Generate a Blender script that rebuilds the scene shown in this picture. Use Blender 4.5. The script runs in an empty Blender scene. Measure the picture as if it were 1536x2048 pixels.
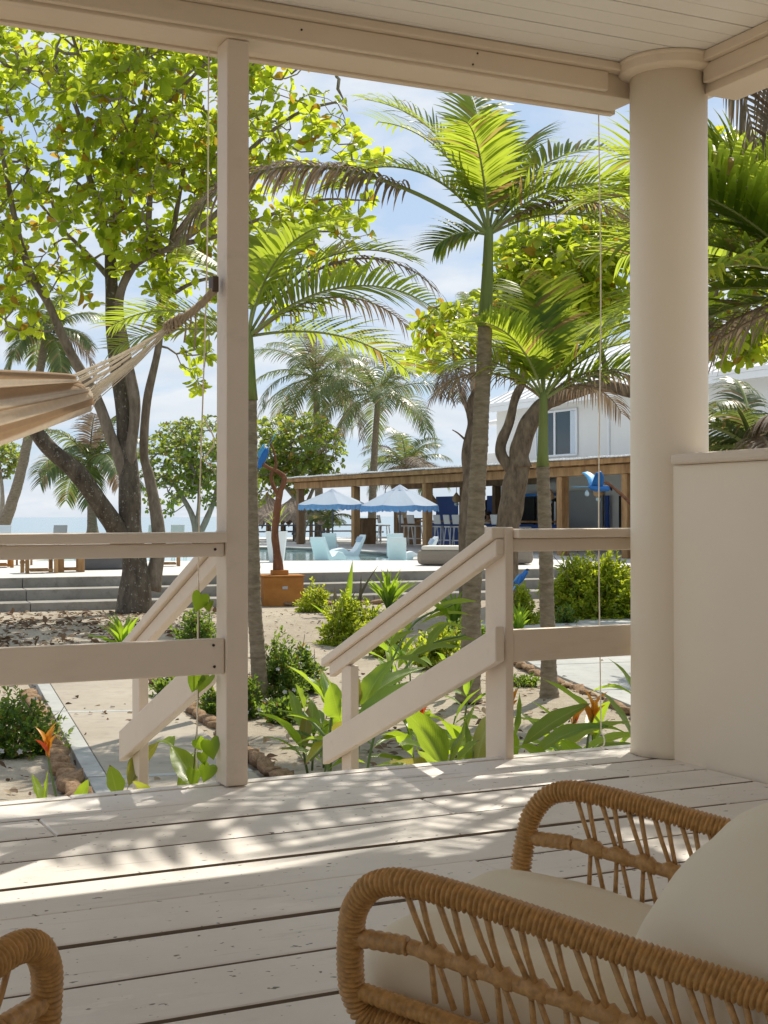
import bpy, bmesh, math, random
import numpy as np
from mathutils import Vector, Matrix

R = math.radians
sc = bpy.context.scene
COL = sc.collection
random.seed(7)
rng = np.random.default_rng(11)

# ---------------------------------------------------------------- camera, sky, sun, exposure
F_PX = 2770.0            # focal length in photograph pixels (1536 x 2048)
EYE = 0.95               # the seated eye above the deck boards (deck top = 0)
GZ = -0.70               # garden sand
TZ = -0.18               # pool terrace
cam_d = bpy.data.cameras.new('camera')
cam = bpy.data.objects.new('camera', cam_d); COL.objects.link(cam)
cam_d.sensor_fit = 'VERTICAL'; cam_d.sensor_height = 24.0
cam_d.lens = 24.0 * F_PX / 2048.0
cam_d.shift_y = 8.0 / 2048.0
cam_d.clip_start = 0.05; cam_d.clip_end = 9000
cam.location = (0, 0, EYE)
cam.rotation_euler = (R(90), R(0.15), 0)
sc.camera = cam

SUN_AZ, SUN_EL = 24.0, 52.0      # azimuth to the right of straight ahead
to_sun = Vector((math.sin(R(SUN_AZ)) * math.cos(R(SUN_EL)), math.cos(R(SUN_AZ)) * math.cos(R(SUN_EL)), math.sin(R(SUN_EL))))
sun_d = bpy.data.lights.new('sun', 'SUN'); sun_d.energy = 2.25; sun_d.angle = R(0.5); sun_d.color = (1.0, 0.93, 0.80)
sun = bpy.data.objects.new('sun', sun_d); COL.objects.link(sun)
sun.rotation_euler = (-to_sun).to_track_quat('-Z', 'Y').to_euler()

world = bpy.data.worlds.new('World'); sc.world = world; world.use_nodes = True
def N(nt, typ, loc=None, **kw):
    n = nt.nodes.new(typ)
    for k, v in kw.items(): setattr(n, k, v)
    return n
wn = world.node_tree; wn.nodes.clear()
sky = N(wn, 'ShaderNodeTexSky', sky_type='NISHITA', sun_disc=False)
sky.sun_elevation = R(SUN_EL); sky.sun_rotation = R(SUN_AZ); sky.air_density = 1.0; sky.dust_density = 0.5; sky.ozone_density = 2.0
tc = N(wn, 'ShaderNodeTexCoord'); sep = N(wn, 'ShaderNodeSeparateXYZ')
wn.links.new(tc.outputs['Generated'], sep.inputs[0])
def wmath(op, a, b=None, c=None):
    m = N(wn, 'ShaderNodeMath', operation=op)
    for i, v in enumerate((a, b, c)):
        if v is None: continue
        if isinstance(v, (int, float)): m.inputs[i].default_value = v
        else: wn.links.new(v, m.inputs[i])
    return m.outputs[0]
zz = wmath('ADD', wmath('MAXIMUM', sep.outputs[2], 0.0), 0.22)
cmb = N(wn, 'ShaderNodeCombineXYZ')
wn.links.new(wmath('DIVIDE', sep.outputs[0], zz), cmb.inputs[0]); wn.links.new(wmath('DIVIDE', sep.outputs[1], zz), cmb.inputs[1])
cl = N(wn, 'ShaderNodeTexNoise'); cl.inputs['Scale'].default_value = 2.3; cl.inputs['Detail'].default_value = 8; cl.inputs['Roughness'].default_value = 0.55; cl.inputs['Distortion'].default_value = 0.25
mpw = N(wn, 'ShaderNodeMapping'); mpw.inputs['Location'].default_value = (3.1, 1.7, 0.4)
wn.links.new(cmb.outputs[0], mpw.inputs[0]); wn.links.new(mpw.outputs[0], cl.inputs['Vector'])
crw = N(wn, 'ShaderNodeValToRGB'); crw.color_ramp.elements[0].position = 0.41; crw.color_ramp.elements[1].position = 0.56
wn.links.new(cl.outputs['Fac'], crw.inputs[0])
cl2 = N(wn, 'ShaderNodeTexNoise'); cl2.inputs['Scale'].default_value = 5.0; cl2.inputs['Detail'].default_value = 6
wn.links.new(mpw.outputs[0], cl2.inputs['Vector'])
ccol = N(wn, 'ShaderNodeMix', data_type='RGBA')
ccol.inputs[6].default_value = (3.0, 3.35, 3.85, 1); ccol.inputs[7].default_value = (4.9, 4.95, 4.95, 1)
wn.links.new(cl2.outputs['Fac'], ccol.inputs[0])
mxw = N(wn, 'ShaderNodeMix', data_type='RGBA')
wn.links.new(wmath('MULTIPLY_ADD', crw.outputs[0], 0.85, 0.02), mxw.inputs[0])
hz = N(wn, 'ShaderNodeMix', data_type='RGBA'); hz.inputs[0].default_value = 0.86; hz.inputs[7].default_value = (2.3, 2.9, 3.75, 1)
wn.links.new(sky.outputs[0], hz.inputs[6]); wn.links.new(hz.outputs[2], mxw.inputs[6]); wn.links.new(ccol.outputs[2], mxw.inputs[7])
bg = N(wn, 'ShaderNodeBackground'); bg.inputs['Strength'].default_value = 0.085
wn.links.new(mxw.outputs[2], bg.inputs['Color'])
wo = N(wn, 'ShaderNodeOutputWorld'); wn.links.new(bg.outputs[0], wo.inputs['Surface'])

sc.view_settings.view_transform = 'Standard'; sc.view_settings.look = 'None'
sc.view_settings.gamma = 1.0; sc.view_settings.use_curve_mapping = False
sc.view_settings.exposure = 1.3
sc.cycles.max_bounces = 10; sc.cycles.diffuse_bounces = 6; sc.cycles.transparent_max_bounces = 8
sc.cycles.transmission_bounces = 6; sc.cycles.caustics_reflective = False; sc.cycles.caustics_refractive = False
sc.cycles.use_denoising = True

# ---------------------------------------------------------------- frames of reference
A_D = 26.0; CA, SA = math.cos(R(A_D)), math.sin(R(A_D))     # the deck is turned 26 degrees from the view
def D(u, v, z): return Vector((u * CA - v * SA, u * SA + v * CA, z))
def at(x, y, Y): return Vector(((x - 768) / F_PX * Y, Y, EYE - (y - 1032) / F_PX * Y))
def gnd(x, y, z=GZ):
    Y = (EYE - z) * F_PX / (y - 1032); return at(x, y, Y)

# ---------------------------------------------------------------- mesh collector
class MB:
    def __init__(s): s.v = []; s.f = []; s.mi = []; s.m = 0; s.n = 0
    def add(s, vs, fs, m=None):
        o = s.n; s.v.extend(vs); s.n += len(vs); k = s.m if m is None else m
        for f in fs: s.f.append([i + o for i in f]); s.mi.append(k)
        return s
    def box(s, c, sz, rz=0.0, M=None):
        hx, hy, hz = sz[0] / 2, sz[1] / 2, sz[2] / 2
        T = M if M is not None else Matrix.Rotation(rz, 3, 'Z')
        c = Vector(c)
        vs = [c + T @ Vector((x * hx, y * hy, z * hz)) for z in (-1, 1) for y in (-1, 1) for x in (-1, 1)]
        return s.add(vs, [(0, 2, 3, 1), (4, 5, 7, 6), (0, 1, 5, 4), (2, 6, 7, 3), (0, 4, 6, 2), (1, 3, 7, 5)])
    def bar(s, p, q, w, h, up=(0, 0, 1)):
        p, q = Vector(p), Vector(q); d = (q - p); L = d.length; x = d / L
        y = Vector(up).cross(x)
        if y.length < 1e-4: y = Vector((1, 0, 0)).cross(x)
        y.normalize(); z = x.cross(y)
        return s.box((p + q) / 2, (L, w, h), M=Matrix((x, y, z)).transposed())
    def tube(s, pts, rad, n=8, caps=True):
        P = [Vector(p) for p in pts]; k = len(P)
        if isinstance(rad, (int, float)): rad = [rad] * k
        T = []
        for i in range(k):
            t = P[min(i + 1, k - 1)] - P[max(i - 1, 0)]
            T.append(t.normalized() if t.length > 1e-9 else Vector((0, 0, 1)))
        up = Vector((0, 0, 1)) if abs(T[0].z) < 0.9 else Vector((1, 0, 0))
        X = up.cross(T[0]).normalized(); vs = []
        for i in range(k):
            X = (X - T[i] * X.dot(T[i])); X = X.normalized() if X.length > 1e-6 else up.cross(T[i]).normalized()
            Y = T[i].cross(X)
            for j in range(n):
                a = 2 * math.pi * j / n
                r = rad[i](a) if callable(rad[i]) else rad[i]
                vs.append(P[i] + (X * math.cos(a) + Y * math.sin(a)) * r)
        fs = [(i * n + j, i * n + (j + 1) % n, (i + 1) * n + (j + 1) % n, (i + 1) * n + j) for i in range(k - 1) for j in range(n)]
        if caps: fs.append(tuple(range(n - 1, -1, -1))); fs.append(tuple((k - 1) * n + j for j in range(n)))
        return s.add(vs, fs)
    def lathe(s, c, prof, n=24, M=None):
        c = Vector(c); vs = []
        for r, z in prof:
            for j in range(n):
                a = 2 * math.pi * j / n; p = Vector((r * math.cos(a), r * math.sin(a), z))
                vs.append(c + (M @ p if M is not None else p))
        k = len(prof)
        fs = [(i * n + j, i * n + (j + 1) % n, (i + 1) * n + (j + 1) % n, (i + 1) * n + j) for i in range(k - 1) for j in range(n)]
        fs.append(tuple(range(n - 1, -1, -1))); fs.append(tuple((k - 1) * n + j for j in range(n)))
        return s.add(vs, fs)
    def prism(s, poly, z0, z1):
        n = len(poly); vs = [Vector((p[0], p[1], z0)) for p in poly] + [Vector((p[0], p[1], z1)) for p in poly]
        fs = [tuple(range(n - 1, -1, -1)), tuple(range(n, 2 * n))] + [(i, (i + 1) % n, n + (i + 1) % n, n + i) for i in range(n)]
        return s.add(vs, fs)
    def np(s, V, Fc, m=None):
        return s.add([Vector(x) for x in V], [tuple(f) for f in Fc], m)
    def mesh(s, name, mats, origin=(0, 0, 0), smooth=False):
        me = bpy.data.meshes.new(name); o = Vector(origin)
        me.from_pydata([tuple(Vector(v) - o) for v in s.v], [], s.f)
        for m in (mats if isinstance(mats, (list, tuple)) else [mats]): me.materials.append(m)
        if any(s.mi): me.polygons.foreach_set('material_index', s.mi)
        if smooth: me.polygons.foreach_set('use_smooth', [True] * len(s.f))
        me.update(); return me

ORG = {}
def props(o, label=None, cat=None, group=None, kind=None):
    if label: o['label'] = label
    if cat: o['category'] = cat
    if group: o['group'] = group
    if kind: o['kind'] = kind
    return o
def thing(name, label, cat, loc=(0, 0, 0), group=None, rz=0.0):
    o = bpy.data.objects.new(name, None); COL.objects.link(o); o.location = loc; o.rotation_euler.z = rz
    o.empty_display_size = 0.1
    ORG[o.name] = Vector(loc) if rz == 0.0 else None
    return props(o, label, cat, group)
def link(name, me, parent=None, loc=(0, 0, 0)):
    o = bpy.data.objects.new(name, me); COL.objects.link(o); o.location = loc
    if parent is not None: o.parent = parent
    return o
def part(name, mb, mat, parent, smooth=False, bev=0.0, kind=None):
    """mesh whose collected points are in world space (parent unrotated) or in the parent's own frame (parent rotated)"""
    org = ORG.get(parent.name) if parent is not None else None
    o = link(name, mb.mesh(name, mat, org if org is not None else (0, 0, 0), smooth), parent)
    ORG[o.name] = org
    if bev: bevel(o, bev)
    if kind: o['kind'] = kind
    return o
def single(name, mb, mat, origin=(0, 0, 0), label=None, cat=None, group=None, kind=None, smooth=False, bev=0.0):
    o = link(name, mb.mesh(name, mat, origin, smooth), None, origin); ORG[o.name] = Vector(origin)
    if bev: bevel(o, bev)
    return props(o, label, cat, group, kind)
def bevel(o, w, seg=2):
    m = o.modifiers.new('bevel', 'BEVEL'); m.width = w; m.segments = seg; m.limit_method = 'ANGLE'; m.angle_limit = R(40)
def copy_tree(o, parent=None):
    c = o.copy(); COL.objects.link(c)
    if parent is not None: c.parent = parent
    for ch in list(o.children): copy_tree(ch, c)
    return c
def rod(a, b, n): return [Vector(a).lerp(Vector(b), i / (n - 1)) for i in range(n)]
def spline(pts, n=8):
    P = [Vector(p) for p in pts]; out = []
    for i in range(len(P) - 1):
        p0 = P[i - 1] if i else P[0] * 2 - P[1]; p1 = P[i]; p2 = P[i + 1]; p3 = P[i + 2] if i + 2 < len(P) else P[-1] * 2 - P[-2]
        for k in range(n):
            t = k / n
            out.append(0.5 * ((2 * p1) + (p2 - p0) * t + (2 * p0 - 5 * p1 + 4 * p2 - p3) * t * t + (3 * p1 - p0 - 3 * p2 + p3) * t ** 3))
    out.append(P[-1]); return out

# ---------------------------------------------------------------- materials
def new_mat(name):
    m = bpy.data.materials.new(name); m.use_nodes = True; nt = m.node_tree; nt.nodes.clear()
    out = N(nt, 'ShaderNodeOutputMaterial'); return m, nt, out
def noise(nt, scale, detail=4, rough=0.55, stretch=None, obj=True, dist=0.0, seed_obj=False):
    t = N(nt, 'ShaderNodeTexCoord'); v = t.outputs['Object']
    if not obj:
        g = N(nt, 'ShaderNodeNewGeometry'); v = g.outputs['Position']
    if seed_obj:
        oi = N(nt, 'ShaderNodeObjectInfo'); mm = N(nt, 'ShaderNodeMath', operation='MULTIPLY'); mm.inputs[1].default_value = 37.0
        nt.links.new(oi.outputs['Random'], mm.inputs[0])
        ad = N(nt, 'ShaderNodeVectorMath', operation='ADD'); nt.links.new(v, ad.inputs[0]); nt.links.new(mm.outputs[0], ad.inputs[1]); v = ad.outputs[0]
    if stretch:
        mp = N(nt, 'ShaderNodeMapping'); mp.inputs['Scale'].default_value = stretch; nt.links.new(v, mp.inputs[0]); v = mp.outputs[0]
    n = N(nt, 'ShaderNodeTexNoise'); n.inputs['Scale'].default_value = scale; n.inputs['Detail'].default_value = detail
    n.inputs['Roughness'].default_value = rough; n.inputs['Distortion'].default_value = dist
    nt.links.new(v, n.inputs['Vector']); return n.outputs['Fac']
def ramp(nt, src, stops):
    r = N(nt, 'ShaderNodeValToRGB'); el = r.color_ramp.elements
    while len(el) < len(stops): el.new(0.5)
    for e, (p, c) in zip(el, stops):
        e.position = p; e.color = (c, c, c, 1) if isinstance(c, (int, float)) else (*c, 1)
    nt.links.new(src, r.inputs[0]); return r.outputs[0]
def mixc(nt, fac, a, b, mode='MIX'):
    m = N(nt, 'ShaderNodeMix', data_type='RGBA', blend_type=mode)
    if isinstance(fac, (int, float)): m.inputs[0].default_value = fac
    else: nt.links.new(fac, m.inputs[0])
    for i, v in ((6, a), (7, b)):
        if isinstance(v, tuple): m.inputs[i].default_value = (*v, 1)
        else: nt.links.new(v, m.inputs[i])
    return m.outputs[2]
def bump(nt, src, strength, dist, prev=None):
    b = N(nt, 'ShaderNodeBump'); b.inputs['Strength'].default_value = strength; b.inputs['Distance'].default_value = dist
    nt.links.new(src, b.inputs['Height'])
    if prev is not None: nt.links.new(prev, b.inputs['Normal'])
    return b.outputs[0]
def principled(nt, out, col, rough=0.6, spec=0.4, nrm=None, metal=0.0, rsrc=None):
    p = N(nt, 'ShaderNodeBsdfPrincipled')
    if isinstance(col, tuple): p.inputs['Base Color'].default_value = (*col, 1)
    else: nt.links.new(col, p.inputs['Base Color'])
    p.inputs['Roughness'].default_value = rough; p.inputs['Specular IOR Level'].default_value = spec; p.inputs['Metallic'].default_value = metal
    if rsrc is not None: nt.links.new(rsrc, p.inputs['Roughness'])
    if nrm is not None: nt.links.new(nrm, p.inputs['Normal'])
    nt.links.new(p.outputs[0], out.inputs['Surface']); return p

def mat_plain(name, col, rough=0.6, var=0.12, scale=6.0, bmp=0.15, bs=60.0, bd=0.002, spec=0.4, metal=0.0, stretch=None):
    m, nt, out = new_mat(name)
    n = noise(nt, scale, 5, 0.6, stretch, seed_obj=True)
    c = mixc(nt, n, tuple(x * (1 - var) for x in col), tuple(min(1, x * (1 + var)) for x in col))
    b = bump(nt, noise(nt, bs, 3, 0.6, stretch), bmp, bd) if bmp else None
    principled(nt, out, c, rough, spec, b, metal); return m
def mat_paint(name, col, dirt=(0.30, 0.24, 0.17), amount=0.5, specks=True, grain=0.25):
    """brushed oil paint on timber: faint grain, dirt in patches, a few chips"""
    m, nt, out = new_mat(name)
    n1 = noise(nt, 2.2, 6, 0.62, seed_obj=True)
    c = mixc(nt, ramp(nt, n1, [(0.35, 0.0), (0.75, amount)]), col, tuple(0.72 * a + 0.28 * d for a, d in zip(col, dirt)))
    n2 = noise(nt, 14, 6, 0.7, (0.25, 1, 1), seed_obj=True)
    c = mixc(nt, ramp(nt, n2, [(0.58, 0.0), (0.74, 0.35 * amount)]), c, dirt)
    if specks:
        n3 = noise(nt, 55, 2, 0.5, (0.6, 1, 1), seed_obj=True)
        c = mixc(nt, ramp(nt, n3, [(0.695, 0.0), (0.715, 0.9)]), c, (0.10, 0.075, 0.055))
        n4 = noise(nt, 20, 5, 0.6, (0.045, 1, 1), seed_obj=True)
        c = mixc(nt, ramp(nt, n4, [(0.64, 0.0), (0.69, 0.45)]), c, (0.20, 0.16, 0.12))
        n5 = noise(nt, 6, 6, 0.72, (0.4, 1, 1), seed_obj=True)
        c = mixc(nt, ramp(nt, n5, [(0.62, 0.0), (0.66, 0.35)]), c, tuple(min(0.9, 1.12 * q) for q in col))
    b = bump(nt, noise(nt, 90, 3, 0.6, (0.05, 1, 1), seed_obj=True), grain, 0.002)
    b = bump(nt, noise(nt, 7, 3, 0.5, seed_obj=True), 0.12, 0.006, b)
    principled(nt, out, c, 0.5, 0.35, b); return m
def mat_leaf(name, c1, c2, trans, old=(0.30, 0.20, 0.04), old_at=0.94, rough=0.42, tw=0.5, spec=0.4, veins=False):
    m, nt, out = new_mat(name)
    g = N(nt, 'ShaderNodeNewGeometry'); oi = N(nt, 'ShaderNodeObjectInfo')
    ad = N(nt, 'ShaderNodeMath', operation='ADD'); nt.links.new(g.outputs['Random Per Island'], ad.inputs[0]); nt.links.new(oi.outputs['Random'], ad.inputs[1])
    fr = N(nt, 'ShaderNodeMath', operation='FRACT'); nt.links.new(ad.outputs[0], fr.inputs[0]); rnd = fr.outputs[0]
    c = ramp(nt, rnd, [(0.0, c1), (old_at - 0.06, c2), (old_at, old)] if old_at < 1 else [(0.0, c1), (1.0, c2)])
    n = noise(nt, 30, 3, 0.6)
    c = mixc(nt, n, c, mixc(nt, 0.35, c, (0.0, 0.0, 0.0)))
    vb = None; tipm = None
    if veins:
        uv = N(nt, 'ShaderNodeUVMap'); sp_ = N(nt, 'ShaderNodeSeparateXYZ'); nt.links.new(uv.outputs[0], sp_.inputs[0])
        def mt(op, a, b=None, cc=None):
            q = N(nt, 'ShaderNodeMath', operation=op)
            for i_, v_ in enumerate((a, b, cc)):
                if v_ is None: continue
                if isinstance(v_, (int, float)): q.inputs[i_].default_value = v_
                else: nt.links.new(v_, q.inputs[i_])
            return q.outputs[0]
        ac = mt('ABSOLUTE', mt('SUBTRACT', sp_.outputs[1], 0.5))
        wv = mt('SINE', mt('MULTIPLY', mt('MULTIPLY_ADD', ac, -0.55, sp_.outputs[0]), 150.0))
        c = mixc(nt, ramp(nt, wv, [(0.0, 0.0), (1.0, 0.30)]), c, mixc(nt, 0.5, c, (0.0, 0.0, 0.0)))
        c = mixc(nt, ramp(nt, ac, [(0.012, 0.65), (0.035, 0.0)]), c, (0.30, 0.36, 0.12))
        tipm = ramp(nt, mt('MULTIPLY_ADD', noise(nt, 22, 4, 0.65), 0.30, sp_.outputs[0]), [(1.03, 0.0), (1.08, 0.9)]) if False else ramp(nt, mt('MULTIPLY_ADD', noise(nt, 22, 4, 0.65, seed_obj=True), 0.35, mt('MULTIPLY', sp_.outputs[0], 0.80)), [(0.93, 0.0), (0.98, 0.9)])
        c = mixc(nt, tipm, c, (0.22, 0.13, 0.055)); vb = bump(nt, wv, 0.25, 0.003)
    p = N(nt, 'ShaderNodeBsdfPrincipled'); nt.links.new(c, p.inputs['Base Color'])
    if vb is not None: nt.links.new(vb, p.inputs['Normal'])
    p.inputs['Roughness'].default_value = rough; p.inputs['Specular IOR Level'].default_value = spec
    t = N(nt, 'ShaderNodeBsdfTranslucent')
    tcx = ramp(nt, rnd, [(0.0, tuple(x * 0.66 for x in trans)), (old_at - 0.06, trans), (old_at, tuple(min(1, 1.5 * x) for x in old))] if old_at < 1 else [(0.0, tuple(x * 0.75 for x in trans)), (1.0, trans)])
    if tipm is not None:
        tcx = mixc(nt, ramp(nt, wv, [(0.0, 0.0), (1.0, 0.28)]), tcx, mixc(nt, 0.5, tcx, (0.0, 0.0, 0.0))); tcx = mixc(nt, tipm, tcx, (0.30, 0.17, 0.06))
    nt.links.new(tcx, t.inputs['Color'])
    mx = N(nt, 'ShaderNodeMixShader'); mx.inputs[0].default_value = tw
    nt.links.new(p.outputs[0], mx.inputs[1]); nt.links.new(t.outputs[0], mx.inputs[2]); nt.links.new(mx.outputs[0], out.inputs['Surface'])
    return m
def mat_bark(name, c1, c2, lichen=None, scale=9.0, bd=0.03, stretch=(1, 1, 0.35), la=0.6):
    m, nt, out = new_mat(name)
    n = noise(nt, scale, 7, 0.68, stretch)
    c = ramp(nt, n, [(0.3, c1), (0.68, c2)])
    if lichen:
        l = noise(nt, scale * 2.2, 5, 0.75)
        c = mixc(nt, ramp(nt, l, [(la, 0.0), (la + 0.06, 0.9)]), c, lichen)
    b = bump(nt, noise(nt, scale * 2.5, 6, 0.7, stretch), 0.7, bd)
    principled(nt, out, c, 0.85, 0.2, b); return m

M = {}
M['trim'] = mat_paint('cream_painted_timber', (0.68, 0.585, 0.485), amount=0.45, specks=False, grain=0.22)
M['beam'] = mat_paint('cream_painted_beam', (0.66, 0.555, 0.43), amount=0.55, specks=False, grain=0.2)
M['deck'] = mat_paint('worn_white_deck_paint', (0.78, 0.735, 0.685), dirt=(0.26, 0.23, 0.19), amount=0.8, grain=0.5)
M['ceil'] = mat_paint('white_ceiling_paint', (0.72, 0.685, 0.63), amount=0.25, specks=False, grain=0.08)
M['plaster'] = mat_plain('cream_plaster', (0.78, 0.70, 0.575), 0.75, 0.05, 1.5, 0.12, 25, 0.004)
M['cap'] = mat_plain('wall_cap_plaster', (0.64, 0.56, 0.46), 0.7, 0.06, 3, 0.15, 25, 0.004)
M['deckedge'] = mat_plain('dirty_bare_board_edge', (0.20, 0.155, 0.115), 0.9, 0.3, 12, 0.4, 40, 0.003)
M['dark'] = mat_plain('dark_void', (0.02, 0.02, 0.02), 0.9, 0.1)
M['ginger'] = mat_leaf('glossy_ginger_leaf', (0.035, 0.10, 0.018), (0.075, 0.17, 0.022), (0.58, 0.78, 0.04), old=(0.25, 0.22, 0.03), old_at=0.96, rough=0.30, tw=0.5, spec=0.5, veins=True)
M['almond'] = mat_leaf('sea_almond_leaf', (0.045, 0.125, 0.015), (0.105, 0.20, 0.015), (0.76, 0.88, 0.05), old=(0.33, 0.20, 0.02), old_at=0.965, rough=0.4, tw=0.64)
M['palm'] = mat_leaf('green_palm_leaflet', (0.045, 0.11, 0.02), (0.10, 0.17, 0.025), (0.58, 0.70, 0.06), old=(0.30, 0.20, 0.07), old_at=0.955, rough=0.38, tw=0.58)
M['coco'] = mat_leaf('coconut_leaflet', (0.05, 0.085, 0.035), (0.10, 0.14, 0.05), (0.30, 0.37, 0.08), old=(0.28, 0.20, 0.09), old_at=0.93, rough=0.35, tw=0.38)
M['dry'] = mat_leaf('dry_palm_leaflet', (0.20, 0.15, 0.11), (0.30, 0.24, 0.18), (0.30, 0.22, 0.15), old=(0.16, 0.10, 0.06), old_at=0.9, rough=0.7, tw=0.3)
M['shrub'] = mat_leaf('small_shrub_leaf', (0.11, 0.19, 0.028), (0.22, 0.30, 0.035), (0.75, 0.85, 0.05), old=(0.30, 0.26, 0.03), old_at=0.95, tw=0.55)
M['shrubdk'] = mat_leaf('periwinkle_leaf', (0.035, 0.09, 0.022), (0.075, 0.15, 0.03), (0.42, 0.60, 0.06), old_at=0.98, tw=0.42)
M['grape'] = mat_leaf('dull_far_leaf', (0.08, 0.135, 0.03), (0.16, 0.22, 0.04), (0.60, 0.72, 0.07), old_at=0.95, tw=0.4)
M['lime'] = mat_leaf('lime_strap_leaf', (0.07, 0.16, 0.015), (0.12, 0.24, 0.015), (0.50, 0.72, 0.04), old_at=1.0, tw=0.5, veins=True)
M['petal'] = mat_leaf('white_petal', (0.75, 0.72, 0.74), (0.82, 0.80, 0.80), (0.6, 0.6, 0.6), old_at=1.0, tw=0.3)
M['orange'] = mat_leaf('orange_bract', (0.75, 0.26, 0.02), (0.80, 0.38, 0.03), (0.85, 0.38, 0.03), old=(0.75, 0.12, 0.03), old_at=0.8, tw=0.4)
M['almondbark'] = mat_bark('sea_almond_bark', (0.045, 0.035, 0.026), (0.165, 0.135, 0.10), (0.36, 0.33, 0.28), 8, 0.03, la=0.585)
M['limb'] = mat_bark('grey_brown_limb_bark', (0.11, 0.085, 0.06), (0.29, 0.24, 0.185), (0.40, 0.37, 0.31), 9, 0.02, la=0.66)
M['twig'] = mat_bark('grey_twig_bark', (0.17, 0.145, 0.11), (0.36, 0.315, 0.25), None, 14, 0.008)
M['brownbark'] = mat_bark('furrowed_brown_bark', (0.06, 0.045, 0.03), (0.25, 0.19, 0.13), (0.30, 0.27, 0.22), 9, 0.03, la=0.66)
M['palmbark'] = mat_bark('ringed_palm_bark', (0.13, 0.10, 0.065), (0.28, 0.23, 0.165), (0.34, 0.31, 0.25), 10, 0.006, (1, 1, 3.0), la=0.7)
M['palmgreen'] = mat_bark('green_crownshaft', (0.11, 0.15, 0.04), (0.20, 0.24, 0.08), None, 5, 0.002, (3, 3, 0.5))
M['stalk'] = mat_plain('palm_stalk', (0.20, 0.24, 0.07), 0.5, 0.25, 4)
M['dryst'] = mat_plain('dry_stalk', (0.26, 0.20, 0.13), 0.8, 0.25, 8)
M['stem'] = mat_plain('brown_stem', (0.12, 0.10, 0.06), 0.8, 0.3, 10)
M['gstem'] = mat_plain('green_stem', (0.10, 0.16, 0.04), 0.5, 0.25, 10)

# ================================================================ THE VERANDA
RZ = R(A_D)
def dbox(u0, u1, v0, v1, z0, z1, mb=None):
    mb = mb or MB(); return mb.box(D((u0 + u1) / 2, (v0 + v1) / 2, (z0 + z1) / 2), (u1 - u0, v1 - v0, z1 - z0), RZ)
def timber(name, parent, u0, u1, v0, v1, z0, z1, mat=None, bev=0.004, jig=0.0):
    """a straight board lying along u; its own mesh frame is turned with the deck so the grain follows it"""
    mb = MB().box((0, 0, 0), (u1 - u0, v1 - v0, z1 - z0))
    if mat is M['deck'] and name == 'deck_board': mb.mi = [0, 0, 1, 1, 0, 0]
    o = link(name, mb.mesh(name, [mat or M['trim'], M['deckedge']]), parent)
    w = D((u0 + u1) / 2, (v0 + v1) / 2, (z0 + z1) / 2)
    o.location = w - (ORG[parent.name] if parent is not None else Vector((0, 0, 0)))
    o.rotation_euler = (random.uniform(-jig, jig), random.uniform(-jig, jig) * 0.15, RZ + random.uniform(-jig, jig) * 0.08)
    if bev: bevel(o, bev)
    return o
U_WALL = 3.364; V_EDGE = 4.72
deck = thing('veranda_deck', None, None); deck['kind'] = 'structure'
v = V_EDGE - 0.062
timber('edge_board', deck, -2.6, 1.1, v + 0.008, V_EDGE, -0.16, 0.0, M['deck'], 0.006)
timber('edge_board', deck, 1.104, 3.9, v + 0.008, V_EDGE, -0.16, 0.001, M['deck'], 0.006)
joints = [(1.02,), (0.93, 3.02), (2.15,), (3.02,), (0.05, 2.75), (1.9,), (-0.4, 3.02), (1.3,), (2.4,), (0.4,), (1.6,)]
for i in range(22):
    pitch = 0.266 + random.uniform(-0.006, 0.006); gap = random.uniform(0.010, 0.017)
    js = joints[i % len(joints)] if i > 0 else (3.02,)
    ends = [-2.6] + list(js) + [U_WALL - 0.002 if i > 1 else 3.9]
    for a, b in zip(ends[:-1], ends[1:]):
        zt = random.uniform(-0.0025, 0.0025)
        timber('deck_board', deck, a + 0.0015, b - 0.0015, v - pitch + gap, v, -0.038 + zt, zt, M['deck'], 0.008, 0.004)
    v -= pitch
for u in (-2.0, -0.6, 0.8, 2.2, 3.2):
    pass
timber('joist', deck, -2.6, 3.9, 4.60, 4.66, -0.30, -0.165, M['trim'], 0)
timber('added_sun_block_board', deck, -2.6, 3.9, 4.68, 4.70, -0.60, -0.165, M['trim'], 0)  # unseen board added to keep the sun out from under the deck

ceil = thing('veranda_ceiling', None, None); ceil['kind'] = 'structure'
v = 4.60; i = 0
while v > -1.0:
    w = 0.100; gp = 0.008 if i % 3 == 2 else 0.003
    timber('ceiling_board', ceil, -3.2, 3.9, v - w + gp, v, 2.752, 2.775, M['ceil'], 0.0015)
    v -= w; i += 1
# outside corner of the roof over the column and the roof deck that shades everything
timber('soffit_board', ceil, -3.2, 3.9, 4.604, 4.80, 2.752, 2.775, M['ceil'], 0.002)
timber('roof_sheet', ceil, -3.4, 4.1, -1.3, 4.82, 2.80, 2.86, M['trim'], 0)
hw = thing('house_wall', None, None); hw['kind'] = 'structure'
part('panel', dbox(-3.2, 3.9, -1.3, -1.1, -0.6, 2.75), M['plaster'], hw)

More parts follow.
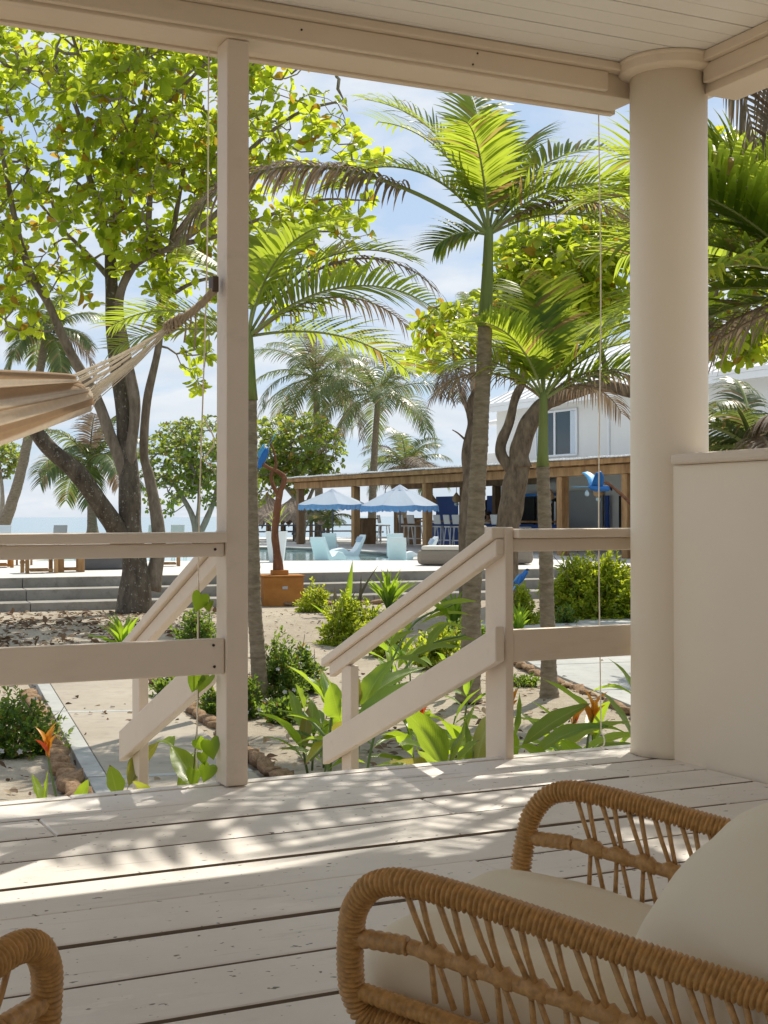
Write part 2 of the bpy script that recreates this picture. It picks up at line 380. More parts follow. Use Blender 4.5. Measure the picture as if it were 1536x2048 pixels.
beam = thing('roof_beam', 'long cream painted timber beam under the veranda ceiling carrying the square post', 'beam', D(0, 4.67, 2.6))
timber('beam_timber', beam, -3.2, 3.38, 4.585, 4.76, 2.628, 2.751, M['beam'], 0.004)
timber('face_board', beam, -3.2, 3.22, 4.555, 4.583, 2.640, 2.715, M['beam'], 0.004)
timber('ceiling_trim', beam, -3.2, 3.30, 4.528, 4.583, 2.716, 2.7505, M['beam'], 0.006)
timber('drip_strip', beam, -3.2, 3.40, 4.762, 4.80, 2.620, 2.64, M['beam'], 0.003)
sbeam = thing('side_roof_beam', 'cream painted timber beam running from the round column back towards the house', 'beam', D(3.40, 3, 2.6))
def vboard(name, parent, u0, u1, v0, v1, z0, z1, mat, bev=0.004):
    o = link(name, MB().box((0, 0, 0), (v1 - v0, u1 - u0, z1 - z0)).mesh(name, mat), parent)
    o.location = D((u0 + u1) / 2, (v0 + v1) / 2, (z0 + z1) / 2) - ORG[parent.name]; o.rotation_euler.z = RZ + R(90)
    if bev: bevel(o, bev)
    return o
vboard('beam_timber', sbeam, 3.53, 3.70, 0.2, 4.36, 2.607, 2.751, M['beam'])
vboard('face_board', sbeam, 3.50, 3.528, 0.2, 4.32, 2.64, 2.712, M['beam'])
vboard('ceiling_trim', sbeam, 3.47, 3.528, 0.2, 4.28, 2.7125, 2.7505, M['beam'])

# square post, slightly out of plumb as in the photograph
post = thing('veranda_post', 'square cream timber post between the two railings with the hammock hook on its side', 'post', D(1.667, 4.655, 0))
mb = MB(); lean = 0.012
mb.v = []
def post_mesh(u0, u1, v0, v1, z0, z1, lu):
    m = MB(); vs = []
    for z, k in ((z0, 0), (z1, lu)):
        for vv in (v0, v1):
            for uu in (u0, u1): vs.append(D(uu + k, vv, z))
    m.add(vs, [(0, 2, 3, 1), (4, 5, 7, 6), (0, 1, 5, 4), (2, 6, 7, 3), (0, 4, 6, 2), (1, 3, 7, 5)]); return m
part('shaft', post_mesh(1.626, 1.708, 4.60, 4.71, 0.003, 2.627, lean), M['trim'], post, bev=0.005)
mb = MB()
for z in (0.42, 0.485, 2.45): mb.lathe(D(1.60, 4.645, z), [(0.006, -0.002), (0.006, 0.002)], 8, Matrix.Rotation(R(90), 3, 'X'))

# round column with its collar, and the half wall
colc = D(3.452, 4.475, 0)
colu = thing('round_column', 'thick round cream plaster column at the corner of the veranda', 'column', colc)
prof = [(0.158, 0.0), (0.1555, 0.03), (0.154, 0.4), (0.153, 2.0), (0.153, 2.695)]
part('shaft', MB().lathe(colc + Vector((0, 0, 0.002)), prof, 64), M['plaster'], colu, smooth=True)
part('collar', MB().lathe(colc, [(0.1535, 2.690), (0.184, 2.697), (0.196, 2.705), (0.199, 2.736), (0.205, 2.741), (0.205, 2.7505)], 64), M['beam'], colu, smooth=True, bev=0.002)
wall = thing('half_wall', 'cream plastered half wall with a rounded cap running from the column', 'wall', D(3.4, 2.5, 0))
mb = MB(); dbox(3.37, 3.56, -1.0, 4.36, -0.7, 1.145, mb); part('panel', mb, M['plaster'], wall, bev=0.008)
mb = MB(); dbox(3.34, 3.585, -1.0, 4.33, 1.1455, 1.187, mb); part('cap', mb, M['cap'], wall, bev=0.014)

# railings
def railing(u0, u1, label, zt=0.895):
    t = thing('railing', label, 'railing', D((u0 + u1) / 2, 4.67, 0), 'railings along the veranda edge')
    timber('cap_rail', t, u0, u1, 4.575, 4.715, zt - 0.036, zt, M['trim'], 0.007)
    timber('top_board', t, u0, u1, 4.612, 4.650, zt - 0.086, zt - 0.038, M['trim'], 0.005)
    timber('lower_board', t, u0, u1, 4.612, 4.652, 0.397, 0.522, M['trim'], 0.006)
    return t
M['nail'] = mat_plain('rusty_nail_head', (0.05, 0.03, 0.02), 0.8, 0.2)
def nails(parent, spots, r=0.005):
    for u_, v_, z_ in spots:
        part('nail', MB().lathe(D(u_, v_, z_), [(r, -0.002), (r, 0.002)], 8, Matrix.Rotation(RZ, 3, 'Z') @ Matrix.Rotation(R(90), 3, 'X')), M['nail'], parent)
lr_ = railing(-1.9, 1.627, 'cream timber railing left of the square post, with hammock hanging above it')
nails(lr_, [(1.585, 4.611, 0.50), (1.588, 4.611, 0.425), (1.592, 4.611, 0.835), (0.35, 4.611, 0.47)])
nails(beam, [(u_, 4.554, z_) for u_, z_ in ((0.9, 2.70), (0.93, 2.665), (1.9, 2.68), (2.6, 2.655), (2.62, 2.70), (0.2, 2.68))], 0.004)
rr = thing('railing', 'short cream timber railing between the stair post and the round column', 'railing', D(3.0, 4.7, 0), 'railings along the veranda edge')
timber('cap_rail', rr, 2.832, 3.46, 4.61, 4.75, 0.862, 0.898, M['trim'], 0.007)
timber('top_board', rr, 2.834, 3.44, 4.660, 4.698, 0.808, 0.860, M['trim'], 0.005)
timber('lower_board', rr, 2.834, 3.44, 4.660, 4.698, 0.375, 0.503, M['trim'], 0.006)
mb = MB(); dbox(2.795, 2.832, 4.65, 4.81, -0.25, 0.905, mb); part('end_post', mb, M['trim'], rr, bev=0.005)

# stair down to the garden, and its two sloping handrails
SL = math.tan(R(21.6))
st = thing('garden_stairs', None, None, D(2.2, 5.4, GZ)); st['kind'] = 'structure'
for k in range(3):
    timber('step', st, 1.72, 2.74, 4.75 + 0.42 * k, 5.21 + 0.42 * k, -0.20 - 0.17 * k, -0.16 - 0.17 * k, M['deck'], 0.006)
for u in (1.70, 2.76):
    mb = MB().bar(D(u, 4.74, -0.22), D(u, 6.0, -0.22 - 1.26 * 0.40), 0.04, 0.2); part('stringer', mb, M['trim'], st)
def stair_rail(u, lab, v0, newel, vend):
    t = thing('stair_railing', lab, 'railing', D(u, newel, GZ), 'sloping railings of the garden stairs')
    def bar(name, va, vb, za, w, h, du=0.0, mat=M['trim'], bev=0.006):
        vs = []; hv = h / 2 / math.cos(R(21.6))
        for v_ in (va, vb):
            zc_ = za - (v_ - va) * SL
            vs += [D(u + du - w / 2, v_, zc_ - hv), D(u + du + w / 2, v_, zc_ - hv), D(u + du + w / 2, v_, zc_ + hv), D(u + du - w / 2, v_, zc_ + hv)]
        o = part(name, MB().add(vs, [(0, 1, 2, 3), (7, 6, 5, 4), (0, 4, 5, 1), (1, 5, 6, 2), (2, 6, 7, 3), (3, 7, 4, 0)]), mat, t, bev=bev)
    bar('handrail', v0, vend, 0.885, 0.10, 0.040)
    bar('rail_board', v0, vend - 0.06, 0.828, 0.04, 0.062, -0.012)
    bar('lower_board', v0 - 0.05, vend - 0.05, 0.455, 0.04, 0.128, -0.045)
    mb = MB(); zt = 0.80 - (newel - v0) * SL
    dbox(u - 0.022, u + 0.022, newel - 0.055, newel + 0.055, GZ + 0.002, zt, mb); part('newel', mb, M['trim'], t, bev=0.005)
    return t
stair_rail(1.715, 'sloping stair railing seen behind the left railing, next to the square post', 4.80, 5.98, 6.15)
stair_rail(2.79, 'sloping stair railing right of the stair opening, joined to the short railing', 4.66, 6.10, 6.34)

# ================================================================ HAMMOCK
M['hemp'] = mat_plain('hemp_rope', (0.46, 0.37, 0.255), 0.9, 0.35, 40, 0.6, 160, 0.004)
M['cotton'] = mat_plain('cotton_string', (0.80, 0.73, 0.60), 0.9, 0.15, 30)
M['iron'] = mat_plain('dark_bracket', (0.10, 0.07, 0.055), 0.6, 0.3, 30, metal=0.3)
def mat_hammock():
    m, nt, out = new_mat('striped_hammock_cloth')
    uv = N(nt, 'ShaderNodeUVMap'); s = N(nt, 'ShaderNodeSeparateXYZ'); nt.links.new(uv.outputs[0], s.inputs[0])
    w = N(nt, 'ShaderNodeMath', operation='MULTIPLY'); w.inputs[1].default_value = 11.0; nt.links.new(s.outputs[1], w.inputs[0])
    fr = N(nt, 'ShaderNodeMath', operation='FRACT'); nt.links.new(w.outputs[0], fr.inputs[0])
    c = ramp(nt, fr.outputs[0], [(0.0, (0.64, 0.51, 0.37)), (0.42, (0.68, 0.55, 0.41)), (0.47, (0.90, 0.83, 0.72)), (0.90, (0.92, 0.85, 0.74)), (0.96, (0.64, 0.51, 0.37))])
    c = mixc(nt, noise(nt, 60, 4), c, mixc(nt, 0.25, c, (0.2, 0.13, 0.08)))
    b = bump(nt, noise(nt, 400, 2), 0.3, 0.001)
    p = N(nt, 'ShaderNodeBsdfPrincipled'); nt.links.new(c, p.inputs['Base Color']); p.inputs['Roughness'].default_value = 0.9; p.inputs['Specular IOR Level'].default_value = 0.15
    nt.links.new(b, p.inputs['Normal'])
    t = N(nt, 'ShaderNodeBsdfTranslucent'); nt.links.new(c, t.inputs['Color'])
    mx = N(nt, 'ShaderNodeMixShader'); mx.inputs[0].default_value = 0.6
    nt.links.new(p.outputs[0], mx.inputs[1]); nt.links.new(t.outputs[0], mx.inputs[2]); nt.links.new(mx.outputs[0], out.inputs['Surface']); return m
hook = D(1.612, 4.655, 1.755); knot = D(1.452, 4.63, 1.622)
ham = thing('hammock', 'striped cream and tan cloth hammock with fanned strings tied to the square post', 'hammock', hook)
part('bracket', MB().box(hook + D(-0.008, 0, 0.012), (0.022, 0.05, 0.055), RZ), M['iron'], ham, bev=0.003)
rope = spline([hook, hook.lerp(knot, 0.35) + Vector((0, 0, -0.012)), hook.lerp(knot, 0.7) + Vector((0, 0, -0.012)), knot], 6)
mb = MB()
for ph in (0, 2.1, 4.2):
    pts = []
    for i, p in enumerate(rope):
        a = ph + i * 0.9; pts.append(p + Vector((0, math.cos(a) * 0.009, math.sin(a) * 0.009)))
    mb.tube(pts, 0.0092, 6)
part('rope', mb, M['hemp'], ham, smooth=True)
mb = MB()
for k in range(5):
    c = knot + D(-0.012 * k + 0.02, 0, -0.008 * k + 0.01) - D(0, 0, 0)
    pts = [c + Vector((random.uniform(-.004, .004) + 0.004 * math.cos(a), 0.018 * math.cos(a), 0.019 * math.sin(a))) for a in np.linspace(0, 2 * math.pi, 13)]
    mb.tube(pts, 0.0065, 6, caps=False)
part('knot', mb, M['hemp'], ham, smooth=True)
mb = MB()
for k, (dx, L) in enumerate(((0.03, 0.10), (0.045, 0.07), (0.035, 0.15))):
    p0 = knot.lerp(hook, 0.25 + 0.12 * k)
    mb.tube([p0, p0 + Vector((0.004, 0, -L * 0.5)), p0 + Vector((-0.003, 0, -L))], 0.0035, 5)
part('rope_tail', mb, M['hemp'], ham, smooth=True)
# cloth: u runs from right end (a=0) to the far left end; section is a gathered trough
NS, NTt = 70, 72
uR, uL = 1.10, -0.95
zc = lambda s: 1.315 - 0.50 * math.sin(math.pi * min(1, max(0, 0.16 + 0.84 * s) ) ) * 0.98 + 0.04
def cloth(s, t):
    """s along, t across (0..1)"""
    sn = math.sin(math.pi * s); aa = (t - 0.5) * math.pi * 0.98
    hw_ = 0.085 + 0.34 * sn ** 0.8; dp = 0.085 + 0.28 * sn
    fo = (0.020 * math.sin(t * 2 * math.pi * 7.5 + 0.6 + 1.2 * s) + 0.010 * math.sin(t * 2 * math.pi * 17 + 3 * s)) * (1.1 - 0.5 * sn)
    return D(uR + (uL - uR) * s + 0.05 * math.cos((t - 0.35) * 2 * math.pi) * (1 - s), 4.60 + (hw_ + fo) * math.sin(aa), 1.33 - 0.30 * sn + dp * (1 - math.cos(aa)) - fo * math.cos(aa))
    taper = 0.30 + 0.70 * math.sin(math.pi * (0.10 + 0.80 * s)) ** 0.8
    W = 0.40 * taper; ang = (t - 0.5) * math.pi * 0.98
    fold = 0.016 * math.sin(t * 2 * math.pi * 5.5 + 1.1 + 0.8 * s) * (1.15 - 0.55 * math.sin(math.pi * s)) + 0.009 * math.sin(t * 2 * math.pi * 13 + 2 + 5 * s) * (1 - s)
    edge = 0.035 * math.cos((t - 0.45) * 2 * math.pi)
    u = uR + (uL - uR) * s + edge * (1 - s)
    v = 4.60 + (W + fold * 1.5) * 0.62 * math.sin(ang)
    z = zc(s) + (W + fold) * 0.42 * (1 - math.cos(ang)) * 0.9 + fold
    return D(u, v, z - 0.02)
mb = MB(); vs = []; fs = []
for i in range(NS + 1):
    for j in range(NTt + 1): vs.append(cloth(i / NS, j / NTt))
for i in range(NS):
    for j in range(NTt): a = i * (NTt + 1) + j; fs.append((a, a + 1, a + NTt + 2, a + NTt + 1))
mb.add(vs, fs)
M['hammock'] = mat_hammock()
cl_o = part('cloth', mb, M['hammock'], ham, smooth=True)
uvl = cl_o.data.uv_layers.new(name='UVMap')
idx = np.zeros(len(cl_o.data.loops), dtype=np.int32); cl_o.data.loops.foreach_get('vertex_index', idx)
uvs = np.stack([(idx // (NTt + 1)) / NS, (idx % (NTt + 1)) / NTt], 1).astype(np.float32); uvl.data.foreach_set('uv', uvs.ravel())
sol = cl_o.modifiers.new('thickness', 'SOLIDIFY'); sol.thickness = 0.003
mb = MB()
for j in range(26):
    e = cloth(0.0, j / 25); k0 = knot + Vector((random.uniform(-.006, .006), random.uniform(-.008, .008), random.uniform(-.008, .008)))
    mid = k0.lerp(e, 0.5) + Vector((0, 0, -0.012))
    for off in ((0, 0.006) if j % 3 == 0 else (0,)):
        mb.tube(spline([k0, mid + Vector((0, off, off)), e + Vector((0, off, off * 0.5))], 4), 0.0016, 4)
    if j % 2 == 0:
        mb.tube(spline([k0.lerp(e, 0.62), k0.lerp(cloth(0, min(1, (j + 3) / 33)), 0.80), cloth(0, min(1, (j + 2) / 33))], 3), 0.0014, 4)
part('string_fan', mb, M['cotton'], ham)
lpost = D(-1.85, 4.655, 0)
mb = MB(); 
kn2 = D(-1.45, 4.63, 1.60)
for j in range(0, 34, 2):
    mb.tube([kn2, cloth(1.0, j / 33)], 0.0022, 4)
mb.tube([kn2, lpost + Vector((0, 0, 1.78))], 0.014, 6)
part('string_fan', mb, M['cotton'], ham)

# ================================================================ RATTAN ARMCHAIRS
def mat_rattan(name, c):
    m, nt, out = new_mat(name)
    n = noise(nt, 25, 4, 0.6, seed_obj=True)
    cc = mixc(nt, ramp(nt, noise(nt, 110, 2, 0.5, seed_obj=True), [(0.3, 0.0), (0.7, 1.0)]), tuple(x * 0.80 for x in c), tuple(min(1, x * 1.25) for x in c))
    n2 = noise(nt, 180, 3, 0.6)
    cc = mixc(nt, ramp(nt, n2, [(0.5, 0.0), (0.8, 0.2)]), cc, tuple(x * 0.45 for x in c))
    principled(nt, out, cc, 0.45, 0.4, bump(nt, n2, 0.25, 0.001)); return m
M['rattan'] = mat_rattan('golden_brown_rattan', (0.50, 0.285, 0.10))
M['rattanlt'] = mat_rattan('rattan_strand', (0.52, 0.31, 0.13))
M['cushion'] = mat_plain('cream_cushion_cloth', (0.80, 0.745, 0.62), 0.9, 0.04, 3, 0.25, 700, 0.0008, 0.15)
M['leg'] = mat_plain('dark_metal_leg', (0.05, 0.045, 0.04), 0.5, 0.2)

def wrapped(mb, pts, r, period=0.0066, n=14, amp=0.32, slant=0.35, rings=6):
    """a cane wrapped tightly with strands: every turn stands out as its own slightly slanted ring"""
    P = [Vector(p) for p in pts]; L = [0.0]
    for a, b in zip(P[:-1], P[1:]): L.append(L[-1] + (b - a).length)
    k = max(4, int(L[-1] / period * rings)); Q = []; S = []
    ii = 0
    for i in range(k + 1):
        s = L[-1] * i / k
        while ii < len(L) - 2 and L[ii + 1] < s: ii += 1
        Q.append(P[ii].lerp(P[ii + 1], (s - L[ii]) / max(1e-9, L[ii + 1] - L[ii]))); S.append(s)
    def rf(s):
        jit = math.sin(s * 91.0) * 0.25
        return lambda a: r * (1 - amp + amp * abs(math.sin(math.pi * (s / period) + a * 0.5 + jit + slant * math.cos(a * 2 + s * 13))) ** 0.6) 
    mb.tube(Q, [rf(s) for s in S], n)
    return Q
def build_chair(label, rear=True):
    t = thing('rattan_armchair', label, 'armchair', (0, 0, 0), 'rattan armchairs on the deck'); ORG[t.name] = None
    SLP = 0.175
    def Z(x, z0): return z0 + SLP * min(0.0, x)
    for side in (1, -1):
        yt, yl = 0.300 * side, 0.262 * side
        def Pm(x, z):           # the arm leans outwards
            k = (z - 0.30) / 0.225; return Vector((x, yl + (yt - yl) * k, z + (SLP * x if x < 0 else 0)))
        top = [Pm(-0.66, 0.525), Pm(-0.30, 0.527), Pm(-0.06, 0.527), Pm(0.025, 0.518), Pm(0.064, 0.485), Pm(0.076, 0.44), Pm(0.080, 0.40), Pm(0.078, 0.372), Pm(0.060, 0.345), Pm(0.0, 0.335), Pm(-0.3, 0.335), Pm(-0.64, 0.335)]
        mb = MB(); wrapped(mb, spline(top, 8), 0.0172); part('arm_frame', mb, M['rattan'], t, smooth=True)
        mid = [Pm(0.075, 0.445), Pm(-0.62, 0.443)]
        mb = MB(); wrapped(mb, rod(mid[0], Pm(-0.001, 0.444), 5) , 0.0120, 0.011, 10, 0.16); wrapped(mb, rod(Pm(-0.003, 0.444), mid[1], 20), 0.0095, 0.03, 10, 0.10)
        mr = part('middle_rail', mb, M['rattanlt'], t, smooth=True)
        mb = MB(); wrapped(mb, rod(Pm(0.078, 0.378), Pm(-0.62, 0.375), 20), 0.0118, 0.0075, 10, 0.15)
        lr = part('lower_rail', mb, M['rattan'], t, smooth=True)
        xs = [-0.035 - 0.0415 * i for i in range(14)]
        for i, x in enumerate(xs):
            c = Pm(x, 0.444)
            # knot where the strands are lashed to the middle rail
            mb = MB(); pts = [c + Vector((-0.017 + 0.034 * q / 6, 0, -0.17 * 0 + (0.004 if q in (2, 4) else 0))) + Vector((0, 0, 0.30 * (-0.017 + 0.034 * q / 6))) for q in range(7)]
            mb.tube(pts, [0.0092, 0.0112, 0.0128, 0.0132, 0.0126, 0.0112, 0.0092], 9); part('lashing', mb, M['rattanlt'], t, smooth=True)
            for q, dx in enumerate((-0.004, 0.020)):
                mb = MB(); a = Pm(x + (0.032 if q == 0 else 0.012), 0.517); b = c + Vector((0.004 - 0.008 * q, 0.004 * side, 0.006))
                mb.tube([a, a.lerp(b, 0.5) + Vector((0.001, 0.001 * side, 0)), b], [0.0040, 0.0036, 0.0034], 6); part('strand', mb, M['rattanlt'], t, smooth=True)
            for q in (0, 1):
                mb = MB(); a = c + Vector((0.004 - 0.008 * q, 0, -0.006)); b = Pm(x + 0.003 - 0.024 * q, 0.384)
                mb.tube([a, b], [0.0034, 0.0038], 6); part('strand', mb, M['rattanlt'], t, smooth=True)
        for xx in (0.03, -0.56):
            mb = MB().tube([Vector((xx, yl, 0.30 + (SLP * xx if xx < 0 else 0))), Vector((xx + (0.03 if xx > 0 else -0.03), yl * 1.02, 0.002))], [0.014, 0.011], 10)
            part('leg', mb, M['leg'], t, smooth=True)
    mb = MB(); wrapped(mb, rod((0.06, -0.262, 0.302), (0.06, 0.262, 0.302), 12), 0.0165); part('front_rail', mb, M['rattan'], t, smooth=True)
    mb = MB()
    for i in range(8):
        x = 0.02 - 0.08 * i; mb.tube([(x, -0.262, 0.297 + SLP * min(0, x)), (x, 0.262, 0.297 + SLP * min(0, x))], 0.009, 6)
    part('seat_slats', mb, M['rattan'], t, smooth=True)
    # back frame
    bk = [Vector((-0.62, 0.27, 0.20)), Vector((-0.70, 0.275, 0.48)), Vector((-0.80, 0.26, 0.72)), Vector((-0.84, 0.18, 0.80)), Vector((-0.85, 0.0, 0.82)), Vector((-0.84, -0.18, 0.80)), Vector((-0.80, -0.26, 0.72)), Vector((-0.70, -0.275, 0.48)), Vector((-0.62, -0.27, 0.20))]
    mb = MB(); wrapped(mb, spline(bk, 8), 0.0185); part('back_frame', mb, M['rattan'], t, smooth=True)
    def pillow(cx, sx, sy, sz, e, tilt, puff, nm, cy=0.0):
        m = MB(); n1, n2 = 40, 48; vs = []
        sg = lambda w, k: math.copysign(abs(w) ** k, w)
        for i in range(n1 + 1):
            ph = -math.pi / 2 + math.pi * i / n1
            for j in range(n2):
                th = 2 * math.pi * j / n2
                x = sx * sg(math.cos(ph), puff) * sg(math.cos(th), e); y = sy * sg(math.cos(ph), puff) * sg(math.sin(th), e); z = sz * sg(math.sin(ph), puff if puff > 0.6 else 0.5)
                vs.append(Vector((x, y, z)))
        fs = [(i * n2 + j, i * n2 + (j + 1) % n2, (i + 1) * n2 + (j + 1) % n2, (i + 1) * n2 + j) for i in range(n1) for j in range(n2)]
        T = Matrix.Rotation(R(tilt), 3, 'Y')
        out = []
        for q in vs:
            w = 0.006 * math.sin(q.x * 23 + q.y * 9) * math.sin(q.y * 17 - q.z * 5) + 0.003 * math.sin(q.y * 41 + 2 * math.sin(q.x * 15))
            out.append(T @ (q + Vector((0, 0, w))) + Vector(cx))
        m.add(out, fs); return part(nm, m, M['cushion'], t, smooth=True)
    pillow((-0.235, 0, 0.310), 0.365, 0.250, 0.068, 0.30, -9.9, 0.35, 'seat_cushion')
    if rear:
        pillow((-0.400, -0.005, 0.390), 0.245, 0.290, 0.185, 0.88, 46, 1.0, 'back_cushion')
    return t
ch1 = build_chair('rattan armchair with cream seat and back cushions in the right foreground')
fdir = Vector((-0.889, 0.458, 0)); ang = math.atan2(fdir.y, fdir.x)
ch1.location = (0.157, 1.886, 0); ch1.rotation_euler.z = ang
ch2 = copy_tree(ch1); ch2['label'] = 'rattan armchair at the left edge with only one arm corner in view'
a2 = R(70); ch2.rotation_euler.z = a2
cornr = Matrix.Rotation(a2, 3, 'Z') @ Vector((0.07, -0.295, 0))
ch2.location = Vector((-0.348, 1.44, 0)) - cornr

# cords of the rolled-up blind hanging beside the posts
def cord(label, p0, p1, extra=None):
    t = thing('blind_cord', label, 'cord', p0, 'hanging blind cords')
    pts = spline([p0, p0.lerp(p1, 0.3) + Vector((0.006, 0, 0)), p0.lerp(p1, 0.65) + Vector((-0.006, 0, 0)), p1], 10)
    part('string', MB().tube(pts, 0.0028, 5), M['cotton'], t); return t
cA = cord('thin cord hanging left of the square post with a vine climbing it', D(1.617, 4.74, 2.62), D(1.565, 4.74, 0.04))
mb = MB().tube(spline([D(1.597, 4.74, 1.30), D(1.635, 4.74, 1.22), D(1.60, 4.74, 1.16), D(1.62, 4.74, 1.13)], 6), 0.003, 5); part('loop', mb, M['cotton'], cA)
cB = cord('thin straight cord hanging in front of the round column to the deck edge', D(3.332, 4.785, 2.62), D(3.336, 4.785, 0.055))
mb = MB().tube(spline([D(3.336, 4.785, 0.055), D(3.32, 4.74, 0.03), D(3.29, 4.70, 0.010), D(3.26, 4.68, 0.007)], 5), 0.003, 5); part('loop', mb, M['cotton'], cB)

# ================================================================ PLANT BUILDERS
def np_mesh(name, V, Fa, mat, smooth=False):
    me = bpy.data.meshes.new(name); n, k = Fa.shape
    me.vertices.add(len(V)); me.vertices.foreach_set('co', np.asarray(V, np.float32).ravel())
    me.loops.add(n * k); me.loops.foreach_set('vertex_index', np.asarray(Fa, np.int32).ravel())
    me.polygons.add(n); me.polygons.foreach_set('loop_start', np.arange(0, n * k, k, dtype=np.int32))
    me.polygons.foreach_set('loop_total', np.full(n, k, np.int32))
    if smooth: me.polygons.foreach_set('use_smooth', np.ones(n, bool))
    me.materials.append(mat); me.update(calc_edges=True); me.validate(); return me
def unit(a): return a / np.maximum(1e-9, np.linalg.norm(a, axis=-1, keepdims=True))
# leaf templates: x along the leaf (0..1), y across (-.5...5), z up; two strips either side of a folded midrib
def tmpl(prof, bend=0.12, fold=0.16):
    xs = np.linspace(0, 1, len(prof)); V = []
    for x, w in zip(xs, prof):
        z = -bend * x * x
        V += [(x, -w / 2, z + fold * w), (x, 0, z), (x, w / 2, z + fold * w)]
    Fc = []
    for i in range(len(prof) - 1):
        a = 3 * i; Fc += [(a, a + 1, a + 4, a + 3), (a + 1, a + 2, a + 5, a + 4)]
    return np.array(V), np.array(Fc)
T_OBOV = tmpl([0.10, 0.34, 0.72, 1.0, 0.92, 0.30], 0.16, 0.13)
T_OVAL = tmpl([0.08, 0.80, 1.0, 0.12], 0.15, 0.15)
T_SMALL = (np.array([(0, 0, 0), (0.5, -0.5, 0.06), (1, 0, -0.05), (0.5, 0.5, 0.06)]), np.array([(0, 1, 2, 3)]))
def scatter_leaves(name, mat, B, Dv, Nv, L, W, T):
    V0, F0 = T; n = len(B); Dv = unit(Dv); S = unit(np.cross(Nv, Dv)); U = np.cross(Dv, S)
    V = B[:, None, :] + (Dv[:, None, :] * V0[None, :, 0:1] * L[:, None, None] + S[:, None, :] * V0[None, :, 1:2] * W[:, None, None] + U[:, None, :] * V0[None, :, 2:3] * L[:, None, None])
    Fa = (F0[None] + (np.arange(n) * len(V0))[:, None, None]).reshape(-1, F0.shape[1])
    return np_mesh(name, V.reshape(-1, 3), Fa, mat, smooth=len(V0) > 4)
def rand_dirs(n, up=0.0):
    d = rng.normal(size=(n, 3)); d[:, 2] += up; return unit(d)

def tubes_np(chains, n=5):
    """many thin tapering twigs in one mesh; chains = [(pts k x 3, radii k)]"""
    VV = []; FF = []; o = 0
    ang = np.arange(n) * 2 * np.pi / n
    for P, r in chains:
        P = np.asarray(P, float); r = np.asarray(r, float); k = len(P)
        Tn = np.gradient(P, axis=0); Tn = unit(Tn)
        ref = np.where(np.abs(Tn[:, 2:3]) < 0.9, np.array([[0, 0, 1.0]]), np.array([[1.0, 0, 0]]))
        X = unit(np.cross(ref, Tn)); Y = np.cross(Tn, X)
        ring = P[:, None, :] + (X[:, None, :] * np.cos(ang)[None, :, None] + Y[:, None, :] * np.sin(ang)[None, :, None]) * r[:, None, None]
        VV.append(ring.reshape(-1, 3))
        i = np.arange(k - 1)[:, None] * n; j = np.arange(n)[None, :]; j2 = (j + 1) % n
        FF.append((np.stack([i + j, i + j2, i + n + j2, i + n + j], -1).reshape(-1, 4)) + o); o += k * n
    return np.concatenate(VV), np.concatenate(FF)

def bark_tube(pts, r0, r1, n=12, seg=7, wob=0.10, flare=0.0, sd=0):
    """limb with an uneven, slightly fluted surface"""
    P = spline(pts, seg); k = len(P); rd = []; rr = random.Random(sd)
    ph = [rr.uniform(0, 6.28) for _ in range(4)]
    for i in range(k):
        t = i / (k - 1); r = r0 + (r1 - r0) * t ** 0.8
        fl = 1 + flare * math.exp(-t * 9)
        rd.append((lambda r, i, fl, t: (lambda a: r * (1 + (fl - 1) * (0.75 + 0.25 * math.cos(a * 4 + ph[0]))) * (1 + wob * (0.5 * math.sin(a * 2 + ph[1] + i * 0.35) + 0.35 * math.sin(a * 3 + ph[2] - i * 0.6) + 0.3 * math.sin(i * 0.9 + ph[3])))))(r, i, fl, t))
    return MB().tube(P, rd, n), P, [r0 + (r1 - r0) * (i / (k - 1)) ** 0.8 for i in range(k)]

